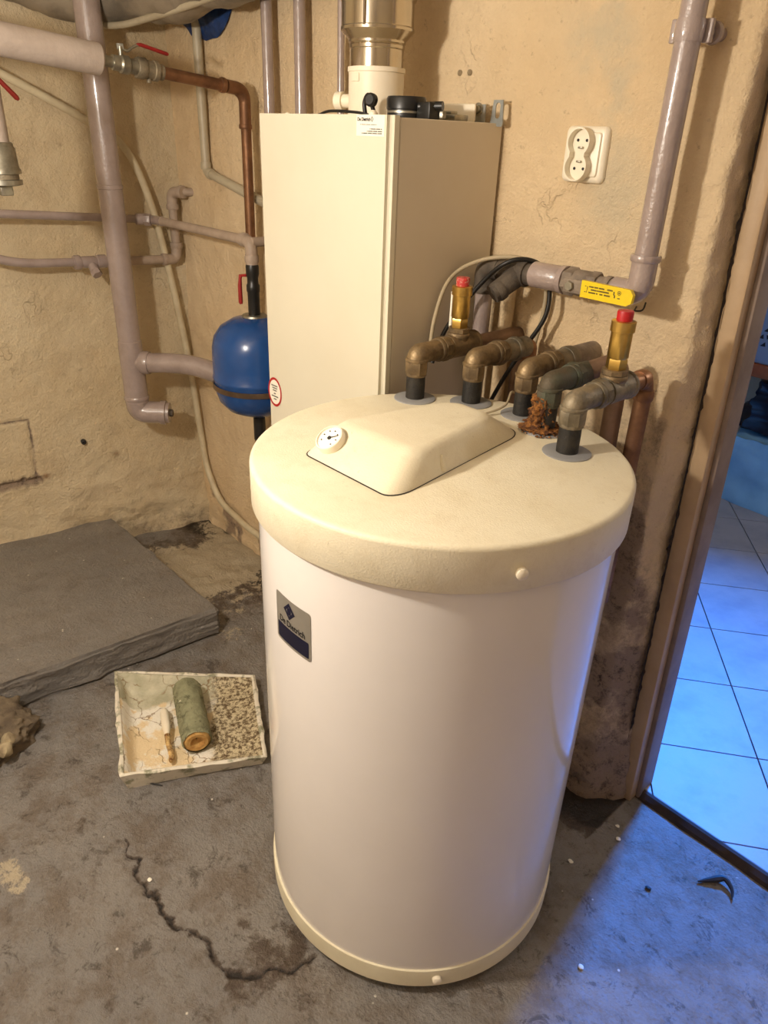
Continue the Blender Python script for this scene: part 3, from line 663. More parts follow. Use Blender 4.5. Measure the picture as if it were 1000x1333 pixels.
MB().tube(fillet([(GX-.315, GY+.002, GZ-.002), (GX-.358, GY+.004, GZ-.002), (GX-.358, GY+.006, GZ-.05)], .030, 8), .0225, 20).ring((GX-.358, GY+.006, GZ-.05), (0, 0, 1), .0255, .012, 20).build('elbow', M['darkfit'], t)
MB().tube([(GX-.358, GY+.006, GZ-.05), (GX-.366, GY+.010, .5)], .0185, 20).build('down_pipe', M['pipepaint'], t)
MB().tube([(GX-.318, 1.262, GZ-.02), (GX-.325, 1.262, .5)], .0155, 16).build('plastered_pipe', M['plaster'], t)
mb = MB().ring((GX, GY, 1.612), (0, 0, 1), .0225, .030, 28).box((GX-.030, GY-.004, 1.596), (GX-.021, GY+.006, 1.628), .002).box((GX+.016, GY+.010, 1.596), (GX+.030, GY+.020, 1.628), .002).tube([(GX+.012, GY+.018, 1.612), (GX+.020, 1.30, 1.612)], .010, 14)
mb.ring((GX+.018, 1.262, 1.612), (.1, 1, 0), .0165, .012, 16).build('wall_clamp', M['pipepaint'], t)
# hook and nail in the wall under the valve
one('wall_hook', MB().tube(fillet([(-.703, 1.292, 1.185), (-.690, 1.262, 1.183), (-.672, 1.262, 1.186), (-.670, 1.262, 1.202)], .008), .0016, 8), M['ink'],
    'thin dark wire hook on wall under yellow valve handle', 'hook', (-.69, 1.29, 1.185))
# cables looped over the gas pipe
def smooth_curve(pts, n=8):
    pts = [V(p) for p in pts]; out = []; P_ = [pts[0]*2-pts[1]]+pts+[pts[-1]*2-pts[-2]]
    for i in range(1, len(P_)-2):
        a, b, c, d = P_[i-1:i+3]
        for j in range(n):
            t = j/n; out.append(.5*((2*b)+(c-a)*t+(2*a-5*b+4*c-d)*t*t+(3*b-a-3*c+d)*t**3))
    out.append(pts[-1]); return out
one('black_cable', MB().tube(smooth_curve([(-1.040, 1.10, 1.03), (-1.040, 1.13, 1.090), (-1.028, 1.165, 1.142), (-.987, 1.183, 1.201), (-.945, 1.19, 1.238), (-.915, 1.215, 1.248), (-.890, 1.245, 1.232), (-.873, 1.25, 1.19), (-.872, 1.245, 1.14), (-.900, 1.235, 1.08), (-.945, 1.23, 1.0), (-.99, 1.225, .90)]), .0046, 10), M['cable_black'],
    'black cable looped over the gas pipe behind the brass fittings', 'cable', (-.96, 1.2, 1.0))
one('beige_cable', MB().tube(smooth_curve([(-1.040, 1.09, 1.06), (-1.042, 1.10, 1.12), (-1.043, 1.125, 1.181), (-1.040, 1.16, 1.213), (-1.010, 1.19, 1.235), (-.969, 1.205, 1.246), (-.93, 1.225, 1.2465), (-.90, 1.258, 1.225), (-.89, 1.264, 1.16), (-.905, 1.262, 1.05), (-.93, 1.262, .9)]), .0042, 10), M['cable_beige'],
    'pale beige cable arching from boiler side over the gas pipe', 'cable', (-1.0, 1.2, 1.0))
one('sensor_wire', MB().tube(smooth_curve([(-.830, .985, .9975), (-.815, 1.02, 1.000), (-.805, 1.06, 1.010), (-.83, 1.11, 1.02), (-.85, 1.17, .98), (-.86, 1.2, .9)]), .0022, 8), M['cable_beige'],
    'thin grey wire lying on the lid between the stubs', 'wire', (-.83, .985, .995))

# ------------------------------------------------------------------ wall socket, screws
t = thing('wall_socket', 'white double wall socket with two round outlets on the back wall', 'socket', (-.858, 1.29, 1.385))
SX0, SX1, SZ0, SZ1 = -.903, -.812, 1.389, 1.483; SY = 1.288
def rrect(ins, rad):
    out = []
    for cx_, cz_, a0 in ((SX1-ins-rad, SZ1-ins-rad, 0), (SX0+ins+rad, SZ1-ins-rad, 90), (SX0+ins+rad, SZ0+ins+rad, 180), (SX1-ins-rad, SZ0+ins+rad, 270)):
        for k in range(7):
            a = math.radians(a0+k*15); out.append((cx_+rad*math.cos(a), cz_+rad*math.sin(a)))
    return out
lay = [(0, .011, .004), (0, .011, -.006), (.002, .010, -.0095), (.006, .008, -.0125), (.010, .006, -.0130), (.0115, .005, -.0165), (.013, .004, -.0170)]
mb = MB(); vs = []; 
for ins, rad, dy in lay: vs += [V((x, SY+dy, z)) for x, z in rrect(ins, rad)]
n_ = 28; fs = [(a*n_+i, a*n_+(i+1) % n_, (a+1)*n_+(i+1) % n_, (a+1)*n_+i) for a in range(len(lay)-1) for i in range(n_)]+[tuple(range((len(lay)-1)*n_, len(lay)*n_))]
fp = mb.add(vs, fs).build('faceplate', M['socket'], t)
# figure-eight rim standing proud with a recessed floor
def eight(k, r, d=.0205):
    out = []; N = 72
    for i in range(N):
        a = 2*PI*i/N; x, z = math.cos(a), math.sin(a)
        # union outline of two circles, smoothed waist
        best = 0
        for cz in (-d, d):
            b_ = z*cz; disc = b_*b_-(cz*cz-r*r)
            if disc >= 0: best = max(best, b_+math.sqrt(disc))
        best = max(best, r*.70)
        out.append((x*best, z*best))
    return out
cxs, czs = (SX0+SX1)/2-.001, (SZ0+SZ1)/2
o1, i1 = eight(0, .0240), eight(0, .0215); n_ = len(o1); mb = MB()
vs = [V((cxs+x, SY-.016, czs+z)) for x, z in o1]+[V((cxs+x, SY-.034, czs+z)) for x, z in o1]+[V((cxs+x, SY-.034, czs+z)) for x, z in i1]+[V((cxs+x, SY-.019, czs+z)) for x, z in i1]
fs = [(a*n_+i, a*n_+(i+1) % n_, (a+1)*n_+(i+1) % n_, (a+1)*n_+i) for a in range(3) for i in range(n_)]
mb.add(vs, fs).build('outlet_rim', M['socket'], t)
MB().add([V((cxs+x, SY-.0195, czs+z)) for x, z in i1], [tuple(range(n_))]).build('outlet_well', M['socket'], t, smooth=False)
for sg in (1, -1):
    for dx in (-.0095, .0095):
        MB().lathe([(.0026, 0), (.0026, .0008)], (cxs+dx, SY-.0198, czs+sg*.0235), (0, -1, 0), 14).build('pin_hole', M['ink'], t)
    MB().box((cxs-.0045, SY-.026, czs+sg*.0115-.0018), (cxs+.0045, SY-.0195, czs+sg*.0115+.0018), .001).build('earth_contact', M['zinc'], t)
g_ = 'screws in the back wall'
for x, lb in ((-1.193, 'small rusty screw head in back wall, left of a close pair'), (-1.166, 'small rusty screw head in back wall, right of a close pair')):
    one('wall_screw', MB().lathe([(.0058, -.004), (.0058, .003), (.0035, .005), (.001, .0035)], (x, 1.289, 1.575), (0, -1, 0), 10), M['stone'], lb, 'screw', (x, 1.29, 1.575), g_)
one('wall_screw', MB().lathe([(.009, -.01), (.009, .004), (.005, .007), (.002, .003)], (-2.52, .861, .431), (1, -.2, 0), 12), M['ink'], 'dark bolt head in left wall above the concrete slab', 'screw', (-2.52, .861, .431))

# ------------------------------------------------------------------ wall-hung boiler
BX0, BX1, BY0, BY1, BZ0, BZ1 = -1.480, -1.060, .975, 1.282, .735, 1.487
boiler = thing('wall_boiler', 'tall cream wall-hung gas boiler behind the water tank', 'boiler', ((BX0+BX1)/2, BY1, BZ0))
bm = bmesh.new(); bmesh.ops.create_cube(bm, size=1)
for q in bm.verts: q.co = V(((BX0+BX1)/2+q.co.x*(BX1-BX0), BY0+.011+q.co.y*.022, (BZ0+BZ1)/2+q.co.z*(BZ1-BZ0)))
bmesh.ops.bevel(bm, geom=[e for e in bm.edges if abs(e.verts[0].co.z-e.verts[1].co.z) > .1 and e.verts[0].co.y < BY0+.01], offset=.010, segments=5, affect='EDGES')
mb = MB(); mb.frombm(bm); mb.build('front_cover', M['casing'], boiler)
MB().box((BX0+.006, BY0+.015, BZ0+.004), (BX1-.006, BY0+.032, BZ1-.004)).build('seam_shade', M['dark'], boiler, smooth=False)  # dark inset box standing in for the shade inside the seam
MB().box((BX0+.001, BY0+.0255, BZ0+.002), (BX1-.001, BY1, BZ1-.003), .0015, 1).build('casing', M['casing_side_shaded'], boiler, smooth=False)
# company sticker
o_ = V((-1.152, BY0-.0006, 1.4835)); 
st = MB().box((-1.152, BY0-.0006, 1.4525), (-1.075, BY0+.0005, 1.4865)).build('sticker', M['white'], boiler, smooth=False)
v, f = text2d('De Dietrich', .0092, .00035); wd = max(q.x for q in v)
mb = MB().add([V((-1.149+q.x*.036/wd, BY0-.0009, 1.4768+q.y*.85)) for q in v], f); c = V((-1.1085, 0, 1.4797))
for k in range(4):
    a0, a1 = k*PI/2, k*PI/2+PI/2
    mb.add([V((c.x+r*.75*math.cos(a), BY0-.0009, c.z+r*math.sin(a))) for r, a in ((.0030, a0), (.0047, a0), (.0047, a1), (.0030, a1))], [(0, 1, 2, 3)])
o_ = V((-1.152, BY0-.0009, 1.4525))
for z, a, b, h in ((.0185, .011, .056, .0011), (.0115, .038, .071, .0017), (.0078, .030, .071, .0017), (.0045, .016, .071, .0017)):
    k = a; j = 0
    while k < b: dash(mb, o_, ux, uz, k, min(b, k+.0018), z, h); k += .0024 if j % 5 else .0036; j += 1
mb.build('lettering', M['ink'], st, smooth=False)
# round red-ringed warning sticker
RC = V((-1.448, BY0-.0006, .882)); mb = MB(); N = 40
def ell(rx, rz, y): return [V((RC.x+rx*math.cos(2*PI*k/N), y, RC.z+rz*math.sin(2*PI*k/N))) for k in range(N)]
st = MB().add(ell(.0285, .037, BY0-.0006), [tuple(range(N))]).build('warning_sticker', M['white'], boiler, smooth=False)
mb.add(ell(.0285, .037, BY0-.0010)+ell(.0235, .031, BY0-.0010), [(k, (k+1) % N, N+(k+1) % N, N+k) for k in range(N)]).build('red_ring', M['red'], st, smooth=False)
mb = MB(); 
for z, a, b in ((.016, -.014, .012), (.010, -.010, .011), (.004, -.008, .008), (-.004, -.004, .004), (-.011, -.014, .014), (-.018, -.005, .006)):
    k = a
    while k < b: dash(mb, RC+V((0, -.0005, 0)), ux, uz, k, min(b, k+.0025), z, .0030); k += .0034
mb.build('lettering', M['ink'], st, smooth=False)
# things on top of the boiler
bc = MB().lathe([(.037, 0), (.037, .016), (.0385, .017), (.0385, .034), (.036, .038), (.001, .039)], (-1.158, 1.105, BZ1-.003), seg=36).build('air_inlet_cap', M['black'], boiler)
MB().lathe([(.0378, .010), (.0378, .0135)], (-1.158, 1.105, BZ1-.003), seg=36).build('clamp_band', M['zinc'], bc)
MB().box((-1.120, 1.095, BZ1-.003), (-1.085, 1.125, BZ1+.026), .003).tube([(-1.118, 1.10, BZ1+.018), (-1.075, 1.12, BZ1+.020)], .008, 12).build('hose_connector', M['black'], boiler)
MB().tube(smooth_curve([(-1.225, 1.06, BZ1-.002), (-1.230, 1.06, BZ1+.022), (-1.219, 1.06, BZ1+.036), (-1.207, 1.06, BZ1+.018), (-1.198, 1.06, BZ1-.002)]), .0042, 10).build('rubber_loop', M['black'], boiler)
MB().lathe([(.004, 0), (.012, .003), (.012, .012), (.0085, .015)], (-1.198, 1.055, BZ1+.026), (.3, -1, .1), 20).build('rubber_plug', M['black'], boiler)
MB().tube(smooth_curve([(-1.30, 1.0, BZ1-.001), (-1.26, 1.0, BZ1+.006), (-1.18, 1.0, BZ1+.004), (-1.15, 1.01, BZ1-.001)]), .0025, 8).build('retaining_wire', M['cable_black'], boiler)
MB().lathe([(.008, 0), (.008, .006), (.004, .010)], (-1.135, 1.0, BZ1-.002), seg=14).build('screw_cap', M['adapter'], boiler)
MB().lathe([(.006, 0), (.006, .004), (.003, .006)], (-1.43, 1.02, BZ1-.002), seg=14).build('screw_cap', M['adapter'], boiler)
MB().box((-1.155, 1.17, BZ1-.003), (-1.090, 1.21, BZ1+.009), .003).box((-1.14, 1.18, BZ1+.008), (-1.11, 1.20, BZ1+.015), .002).nut((-1.085, 1.13, BZ1+.006), (0, 0, 1), .008, .012).build('metal_latch', M['zinc'], boiler)
MB().box((-1.205, 1.235, BZ1-.003), (-1.098, 1.241, BZ1+.030), .004).build('back_plate', M['adapter'], boiler)
# galvanised hanging bracket with slot
t = thing('hanging_bracket', 'galvanised steel hanging bracket with slotted hole at the boiler top corner', 'bracket', (-1.09, 1.282, 1.478))
def slotted(x0, x1, z0, z1, y0, y1, sx, sz0, sz1, r):
    N = 16; sl = []
    for k in range(N):
        a = 2*PI*k/N+PI/N; sl.append((sx+r*math.cos(a), (sz1 if math.sin(a) > 0 else sz0)+r*math.sin(a)))
    ou = []
    for (x, z) in sl:
        d = V((x-sx, z-(sz0+sz1)/2)); k = min(((x1-sx) if d.x > 0 else (sx-x0))/max(abs(d.x), 1e-6), ((z1-(sz0+sz1)/2) if d.y > 0 else ((sz0+sz1)/2-z0))/max(abs(d.y), 1e-6))
        ou.append((sx+d.x*k, (sz0+sz1)/2+d.y*k))
    mb = MB(); vs = []
    for y in (y0, y1): vs += [V((x, y, z)) for x, z in ou]+[V((x, y, z)) for x, z in sl]
    fs = []
    for i in range(N):
        j = (i+1) % N; fs += [(i, j, N+j, N+i), (2*N+i, 2*N+j, 3*N+j, 3*N+i), (i, j, 2*N+j, 2*N+i), (N+i, N+j, 3*N+j, 3*N+i)]
    return mb.add(vs, fs)
slotted(-1.094, -1.046, 1.478, 1.5245, 1.262, 1.2645, -1.061, 1.498, 1.514, .006).box((-1.135, 1.262, 1.478), (-1.0935, 1.2645, 1.517)).build('plate', M['galv'], t, smooth=False)
MB().nut((-1.112, 1.258, 1.508), (0, 1, 0), .008, .008).ring((-1.112, 1.262, 1.508), (0, 1, 0), .012, .003, 18).build('hex_bolt', M['zinc'], t)

# ------------------------------------------------------------------ flue
FX, FY = -1.287, 1.14
t = thing('flue_pipe', 'shiny stainless flue pipe rising from white adapter on the boiler', 'flue', (FX, FY, BZ1-.003))
ad = MB().lathe([(.060, BZ1-.003), (.0565, BZ1+.010), (.0565, 1.566), (.0585, 1.567), (.0585, 1.575), (.052, 1.576)], (FX, FY, 0), seg=48).build('adapter', M['adapter'], t)
MB().lathe([(.013, 0), (.013, .022), (.0175, .022), (.0175, .038), (.014, .041)], (FX-.050, FY-.020, 1.516), (-.93, -.36, 0), 20).build('test_port_cap', M['adapter'], ad)
MB().box((FX-.012, FY-.0585, 1.548), (FX+.012, FY-.050, 1.564), .003).build('moulded_tab', M['adapter'], ad)
MB().lathe([(.0535, 1.570), (.0535, 1.606), (.0555, 1.608), (.0555, 1.613), (.0535, 1.615)], (FX, FY, 0), seg=64, cap=False).build('inner_sleeve', M['steel'], t)
MB().lathe([(.0535, 1.613), (.0575, 1.617), (.0575, 1.621), (.0700, 1.634), (.0735, 1.637), (.0735, 1.642), (.0715, 1.644)], (FX, FY, 0), seg=64, cap=False).build('expander', M['steel'], t)
MB().lathe([(.0715, 1.643), (.0715, 1.684), (.0745, 1.687), (.0770, 1.692), (.0770, 1.698), (.0745, 1.702), (.0730, 1.705), (.0730, 1.76), (.0730, HC)], (FX, FY, 0), seg=64, cap=False).build('outer_sleeve', M['steel'], t)
MB().tube([(FX+.035, FY-.066, 1.640), (FX+.037, FY-.067, HC)], .0022, 6).build('seam', M['steel'], t)

# ------------------------------------------------------------------ painted pipes beside and behind the boiler
def vpipe(x, y, r, label):
    mb = MB().tube([(x, y, HC), (x, y, .9)], r, 18)
    return one('painted_pipe', mb, M['pipepaint'], label, 'pipe', (x, y, .9), 'vertical pipes behind the boiler')
vpipe(-1.836, 1.25, .0145, 'vertical mauve pipe on back wall nearest the copper elbow')
vpipe(-1.696, 1.25, .0148, 'vertical mauve pipe on back wall, middle one between copper elbow and flue')
vpipe(-1.552, 1.262, .0085, 'thin vertical mauve pipe close against the steel flue')
mb = MB().pipe([(-2.22, 1.268, HC), (-2.22, 1.268, 1.335), (-1.93, 1.272, 1.274), (-1.60, 1.272, 1.21)], .0135, .02, 18).ring((-2.22, 1.268, 1.352), (0, 0, 1), .0165, .02, 18).ring((-2.195, 1.268, 1.330), (.29, 0, -.06), .0165, .018, 18)
one('pale_pipe', mb, M['palepipe'], 'pale grey pipe running down back wall then bending toward the boiler', 'pipe', (-2.22, 1.268, 1.2))

# ------------------------------------------------------------------ soil pipe on the left wall
PX, PY = -2.35, 1.007
t = thing('drain_pipe', 'thick glossy mauve drain pipe standing upright near the corner', 'pipe', (PX, PY, .55))
MB().tube([(PX, PY, HC), (PX, PY, .60)], .0365, 32).build('pipe', M['pipepaint'], t)
MB().lathe([(.0365, 1.28), (.039, 1.282), (.039, 1.292), (.0365, 1.294)], (PX, PY, 0), seg=32).build('joint_ring', M['pipepaint'], t)
MB().lathe([(.0370, .60), (.0395, .602), (.0395, .80), (.0385, .815), (.0365, .817)], (PX, PY, 0), seg=32).build('tee_socket', M['pipepaint'], t)
dv = V((.62, .78, -.03)).normalized()
MB().tube(fillet([(PX, PY, .625), (PX, PY, .565), V((PX, PY, .565))+dv*.085], .055, 9), .0385, 28).ring((PX, PY, .618), (0, 0, 1), .0425, .016, 28).build('elbow', M['pipepaint'], t)
pl = MB().lathe([(.0425, 0), (.0425, .018), (.036, .020), (.036, .030), (.018, .031)], V((PX, PY, .565))+dv*.078, dv, 28).build('end_plug', M['pipepaint'], t)
MB().nut(V((PX, PY, .565))+dv*.113, dv, .013, .012).build('square_plug', M['darkfit'], pl)
br = [(PX+.01, PY+.01, .742), (-2.20, 1.14, .745), (-2.08, 1.215, .716), (-1.95, 1.275, .675), (-1.92, 1.295, .665)]
MB().tube(smooth_curve(br, 6), .0335, 28).ring((PX+.035, PY+.032, .743), (.67, .6, 0), .039, .03, 28).build('branch_pipe', M['pipepaint'], t)

# ------------------------------------------------------------------ insulated pipe, valve and copper run
IX = -1.925
def iz(y): return 1.612-(y-.60)*.097
t = thing('heating_pipe', 'pink-grey insulated pipe at upper left leading through a red-handled valve to copper', 'pipe', (IX, .9, 1.3))
MB().tube([(IX, -1.24, iz(-1.24)), (IX, .60, iz(.60))], .0335, 28).build('insulation', M['insul'], t)
MB().tube([(IX, .602, iz(.602)), (IX, .836, iz(.836)), (IX, .840, iz(.840))], [.0335, .0335, .030], 28).build('insulation', M['insul'], t)
d = V((0, 1, -.097)).normalized()
def ip(y): return V((IX, y, iz(y)))
bv = MB().lathe([(.012, -.02), (.012, .012), (.0165, .013), (.0165, .03), (.020, .034), (.020, .052), (.0165, .056), (.0165, .072), (.011, .074)], ip(.856), d, 20).tube([ip(.893), ip(.893)+V((0, 0, .036))], .0055, 12).build('ball_valve', M['zinc'], t)
MB().box((IX-.004, .886, iz(.893)+.030), (IX+.004, .900, iz(.893)+.042), .001).build('stem_nut', M['galv'], bv)
MB().tube(smooth_curve([ip(.893)+V((0, .004, .033)), ip(.91)+V((0, 0, .030)), ip(.925)+V((0, 0, .040)), ip(.940)+V((0, 0, .048))], 5), .0032, 8).build('lever', M['zinc'], bv)
MB().tube([ip(.935)+V((0, 0, .047)), ip(.945)+V((0, 0, .049)), ip(1.012)+V((0, 0, .042)), ip(1.016)+V((0, 0, .042))], [.003, .0042, .0045, .003], 10).build('handle', M['lever_red'], bv)
MB().nut(ip(.940), d, .024, .024, 8).lathe([(.020, .012), (.020, .03), (.0225, .032), (.0225, .042), (.018, .044), (.018, .056)], ip(.94), d, 20).tube([ip(.962), ip(.962)+V((0, -.004, -.028))], .006, 10).build('union', M['dullbrass'], t)
CY = 1.235
MB().pipe([ip(.985), V((IX-.005, CY, iz(CY))), V((IX-.028, CY+.006, .02))], .0142, .045, 18).build('copper_pipe', M['copper'], t)
MB().tube(fillet([ip(1.175), V((IX-.005, CY, iz(CY))), V((IX-.008, CY, 1.46))], .048, 8), .0162, 18).ring(ip(1.165), d, .0185, .014, 18).ring((IX-.008, CY, 1.463), (0, 0, 1), .0182, .012, 18).build('elbow', M['copper'], t)
# drop leg at the left edge of the frame with coupling
DY = .578
MB().tube([(IX, DY, 1.62), (IX+.002, DY-.002, 1.405)], .0275, 24).build('drop_pipe', M['insul'], t)
cpn = MB().lathe([(.030, 1.412), (.0335, 1.410), (.0335, 1.404), (.0365, 1.400), (.0385, 1.360), (.0415, 1.356), (.0415, 1.348), (.034, 1.347), (.034, 1.336), (.0405, 1.335), (.0405, 1.325), (.034, 1.323)], (IX+.002, DY-.002, 0), seg=28).build('coupling', M['zinc'], t)
MB().box((IX-.014, DY-.016, 1.302), (IX+.018, DY+.012, 1.325), .003).build('square_plug', M['zinc'], cpn)
MB().lathe([(.0348, 1.3365), (.0348, 1.3465)], (IX+.002, DY-.002, 0), seg=28).build('thread_seal', M['dullbrass'], cpn)
MB().tube([(IX+.02, DY+.01, 1.545), (IX+.022, DY+.052, 1.500), (IX+.022, DY+.056, 1.496)], [.005, .006, .003], 8).build('handle', mat('dark_red_handle', (124, 28, 22), rough=.5), t)

# ------------------------------------------------------------------ thin supply pipe to expansion vessel
t = thing('supply_pipe', 'thin mauve pipe crossing the corner and turning down to the blue vessel', 'pipe', (-2.4, 1.1, 1.15))
MB().tube([(-2.50, -.6, 1.285), (-2.445, .69, 1.213), (-2.425, 1.12, 1.184)], .0125, 16).build('pipe', M['pipepaint'], t)
MB().ring((-2.418, 1.125, 1.184), (.3, 1, 0), .018, .03, 18).nut((-2.40, 1.142, 1.183), (.7, .7, 0), .019, .022).tube(fillet([(-2.425, 1.11, 1.184), (-2.405, 1.16, 1.182), (-2.33, 1.158, 1.184)], .03, 6), .015, 16).build('union', M['pipepaint'], t)
MB().tube([(-2.34, 1.158, 1.184), (-1.80, 1.138, 1.187)], .0132, 16).build('pipe', M['pipematt'], t)
VX, VY = -1.765, 1.128
MB().tube(fillet([(-1.83, 1.139, 1.187), (VX, VY, 1.187), (VX, VY, 1.13)], .03, 8), .0165, 18).ring((-1.815, 1.138, 1.187), (1, 0, 0), .019, .016, 18).ring((VX, VY, 1.145), (0, 0, 1), .0195, .02, 18).build('elbow', M['pipematt'], t)
MB().tube([(VX+.0, VY+.05, 1.187), (VX+.06, VY+.06, 1.187)], .012, 12).tube([(VX, VY, 1.187), (VX, VY+.055, 1.187)], .0125, 12).build('branch_stub', M['pipematt'], t)
bv = MB().lathe([(.0145, 1.135), (.018, 1.125), (.018, 1.105), (.0155, 1.095), (.0155, 1.080), (.0185, 1.075), (.0185, 1.060), (.0165, 1.055), (.0165, .99)], (VX, VY, 0), seg=20).build('ball_valve', M['black'], t)
MB().tube([(VX-.014, VY-.010, 1.100), (VX-.030, VY-.016, 1.098), (VX-.034, VY-.018, 1.092)], .004, 8).tube([(VX-.034, VY-.018, 1.100), (VX-.036, VY-.02, 1.07), (VX-.036, VY-.02, 1.025), (VX-.034, VY-.02, 1.020)], [.004, .006, .0062, .004], 10).build('handle', M['lever_red'], bv)

# lower pipe on the left wall
mb = thing('loop_pipe', 'lower mauve pipe on left wall looping upward near the corner', 'pipe', (-2.43, 1.1, 1.0)); t = mb
MB().tube(smooth_curve([(-2.49, -.5, 1.28), (-2.47, .40, 1.175), (-2.455, .62, 1.105), (-2.445, .74, 1.072), (-2.435, .90, 1.063)], 6), .0135, 16).build('pipe', M['pipepaint'], t)
MB().ring((-2.435, .905, 1.062), (0, 1, 0), .0225, .020, 18).lathe([(.014, 0), (.0185, .012), (.0185, .05), (.015, .055), (.021, .058), (.021, .085)], (-2.433, .91, 1.062), (0.03, 1, -.02), 20).build('union', M['pipepaint'], t)
tee = MB().tube([(-2.435, .945, 1.062), (-2.405, .948, 1.035)], .015, 14).nut((-2.40, .948, 1.031), (1, .1, -.9), .017, .018).build('tee_plug', M['pipepaint'], t)
MB().tube([(-2.430, .98, 1.058), (-2.425, 1.22, 1.051)], .0145, 16).build('pipe', M['pipematt'], t)
MB().tube(fillet([(-2.425, 1.19, 1.052), (-2.424, 1.245, 1.050), (-2.424, 1.247, 1.10)], .032, 7), .0175, 16).ring((-2.424, 1.247, 1.095), (0, 0, 1), .0205, .018, 16).ring((-2.425, 1.20, 1.052), (0, 1, 0), .0205, .016, 16).build('elbow', M['pipematt'], t)
MB().tube([(-2.424, 1.247, 1.09), (-2.424, 1.247, 1.24)], .0145, 16).build('pipe', M['pipematt'], t)
MB().tube(fillet([(-2.424, 1.247, 1.215), (-2.424, 1.247, 1.262), (-2.372, 1.262, 1.266)], .03, 7), .0175, 16).ring((-2.424, 1.247, 1.218), (0, 0, 1), .0205, .018, 16).ring((-2.376, 1.260, 1.266), (1, .3, 0), .0205, .016, 16).tube([(-2.38, 1.26, 1.266), (-2.36, 1.30, 1.266)], .013, 12).build('elbow', M['pipematt'], t)

# pale hose on the walls
one('conduit_hose', MB().tube(smooth_curve([(-2.535, .45, 1.73), (-2.50, .62, 1.655), (-2.478, .788, 1.572), (-2.456, .998, 1.468), (-2.440, 1.104, 1.398), (-2.432, 1.168, 1.25), (-2.430, 1.212, 1.03), (-2.425, 1.255, .70), (-2.405, 1.268, .42), (-2.375, 1.268, .27), (-2.29, 1.266, .165), (-2.16, 1.264, .135), (-2.05, 1.262, .125), (-1.7, 1.26, .12), (-1.2, 1.255, .12)]), .0118, 14), M['hose'],
    'pale plastic hose drooping down the corner to the floor', 'hose', (-2.3, 1.26, .12))

# ------------------------------------------------------------------ blue expansion vessel
t = thing('expansion_vessel', 'glossy blue expansion vessel hanging left of the boiler', 'expansion tank', (VX, VY, .69))
prof = [(.02, .704), (.055, .708), (.09, .724), (.113, .750), (.124, .787), (.1255, .812), (.1275, .815), (.1275, .822), (.1255, .825)]
prof += [(.1255, .86), (.124, .905), (.117, .935), (.098, .962), (.065, .982), (.035, .990)]
MB().lathe(prof, (VX, VY, 0), seg=64).build('body', M['bluepaint'], t, ang=50)
MB().lathe([(.034, .984), (.036, .990), (.034, .9945), (.02, .9955)], (VX, VY, 0), seg=32).build('flange', M['zinc'], t)
bd = MB().lathe([(.1265, .788), (.1282, .789), (.1282, .803), (.1265, .804)], (VX, VY, 0), seg=64, cap=False).build('clamp_band', mat('clamp_steel', (120, 100, 80), (96, 80, 64), 20, rough=.4, metal=.7), t)
a = math.radians(215); q = V((VX+.128*math.cos(a), VY+.128*math.sin(a), .796)); q = V((VX-.120, VY-.050, .800))
MB().box(q+V((-.008, -.006, -.010)), q+V((.004, .006, .012)), .002).tube([q+V((-.010, -.012, .004)), q+V((-.010, .014, .004))], .004, 10).build('clamp_bolt', M['zinc'], bd)
MB().lathe([(.018, .62), (.018, .69)], (VX, VY, 0), seg=16).build('bottom_valve', M['black'], t)
MB().tube([(VX, VY+.11, .796), (VX-.01, 1.295, .796)], .008, 10).build('wall_stay', M['galv'], t)

# ------------------------------------------------------------------ duct under the ceiling, blue plugged hole
path = smooth_curve([(-1.545, 1.185, 1.845), (-1.75, 1.18, 1.828), (-2.0, 1.17, 1.806), (-2.20, 1.155, 1.79), (-2.34, 1.125, 1.778), (-2.44, 1.04, 1.780), (-2.50, .93, 1.80), (-2.54, .80, 1.85)], 10)
mb = MB().tube(path, [(.085-.014*sst(-2.1, -2.35, q.x))*(1+.05*fb(q, 8, 3)) for q in path], 40)
t = thing('ceiling_duct', 'grey wrapped duct under the ceiling at top left with pale lower seam', 'duct', (-2.0, 1.145, 1.7))
for q in mb.v: q += V((0, 0, .010*fb(q, 9, 4)))
mb.build('wrap', M['duct'], t, ang=None)
MB().tube([q+V((.0, -.040, -.072)) for q in path[:-25]], .009, 10).build('seam_lip', M['palepipe'], t, ang=None)
mb = MB(); N = 40; vs = [V((-2.205, 1.262, 1.765))]
for ring_ in (.4, .75, 1.):
    for k in range(N):
        a = 2*PI*k/N; r = ring_*.088*(1+.14*fb((math.cos(a), math.sin(a), 3), 1.5, 3))
        vs.append(V((-2.205+1.62*r*math.cos(a), 1.262+.024*ring_**2+.010*fb((r*30, a, 0), 1.2, 3), 1.765+r*math.sin(a))))
fs = [(0, 1+k, 1+(k+1) % N) for k in range(N)]+[(1+j*N+k, 1+j*N+(k+1) % N, 1+(j+1)*N+(k+1) % N, 1+(j+1)*N+k) for j in range(2) for k in range(N)]
one('hole_plug', mb.add(vs, fs), M['bluerag'], 'dark blue plastic stuffed into a round hole high on back wall', 'plug', (-2.216, 1.29, 1.68), ang=None)

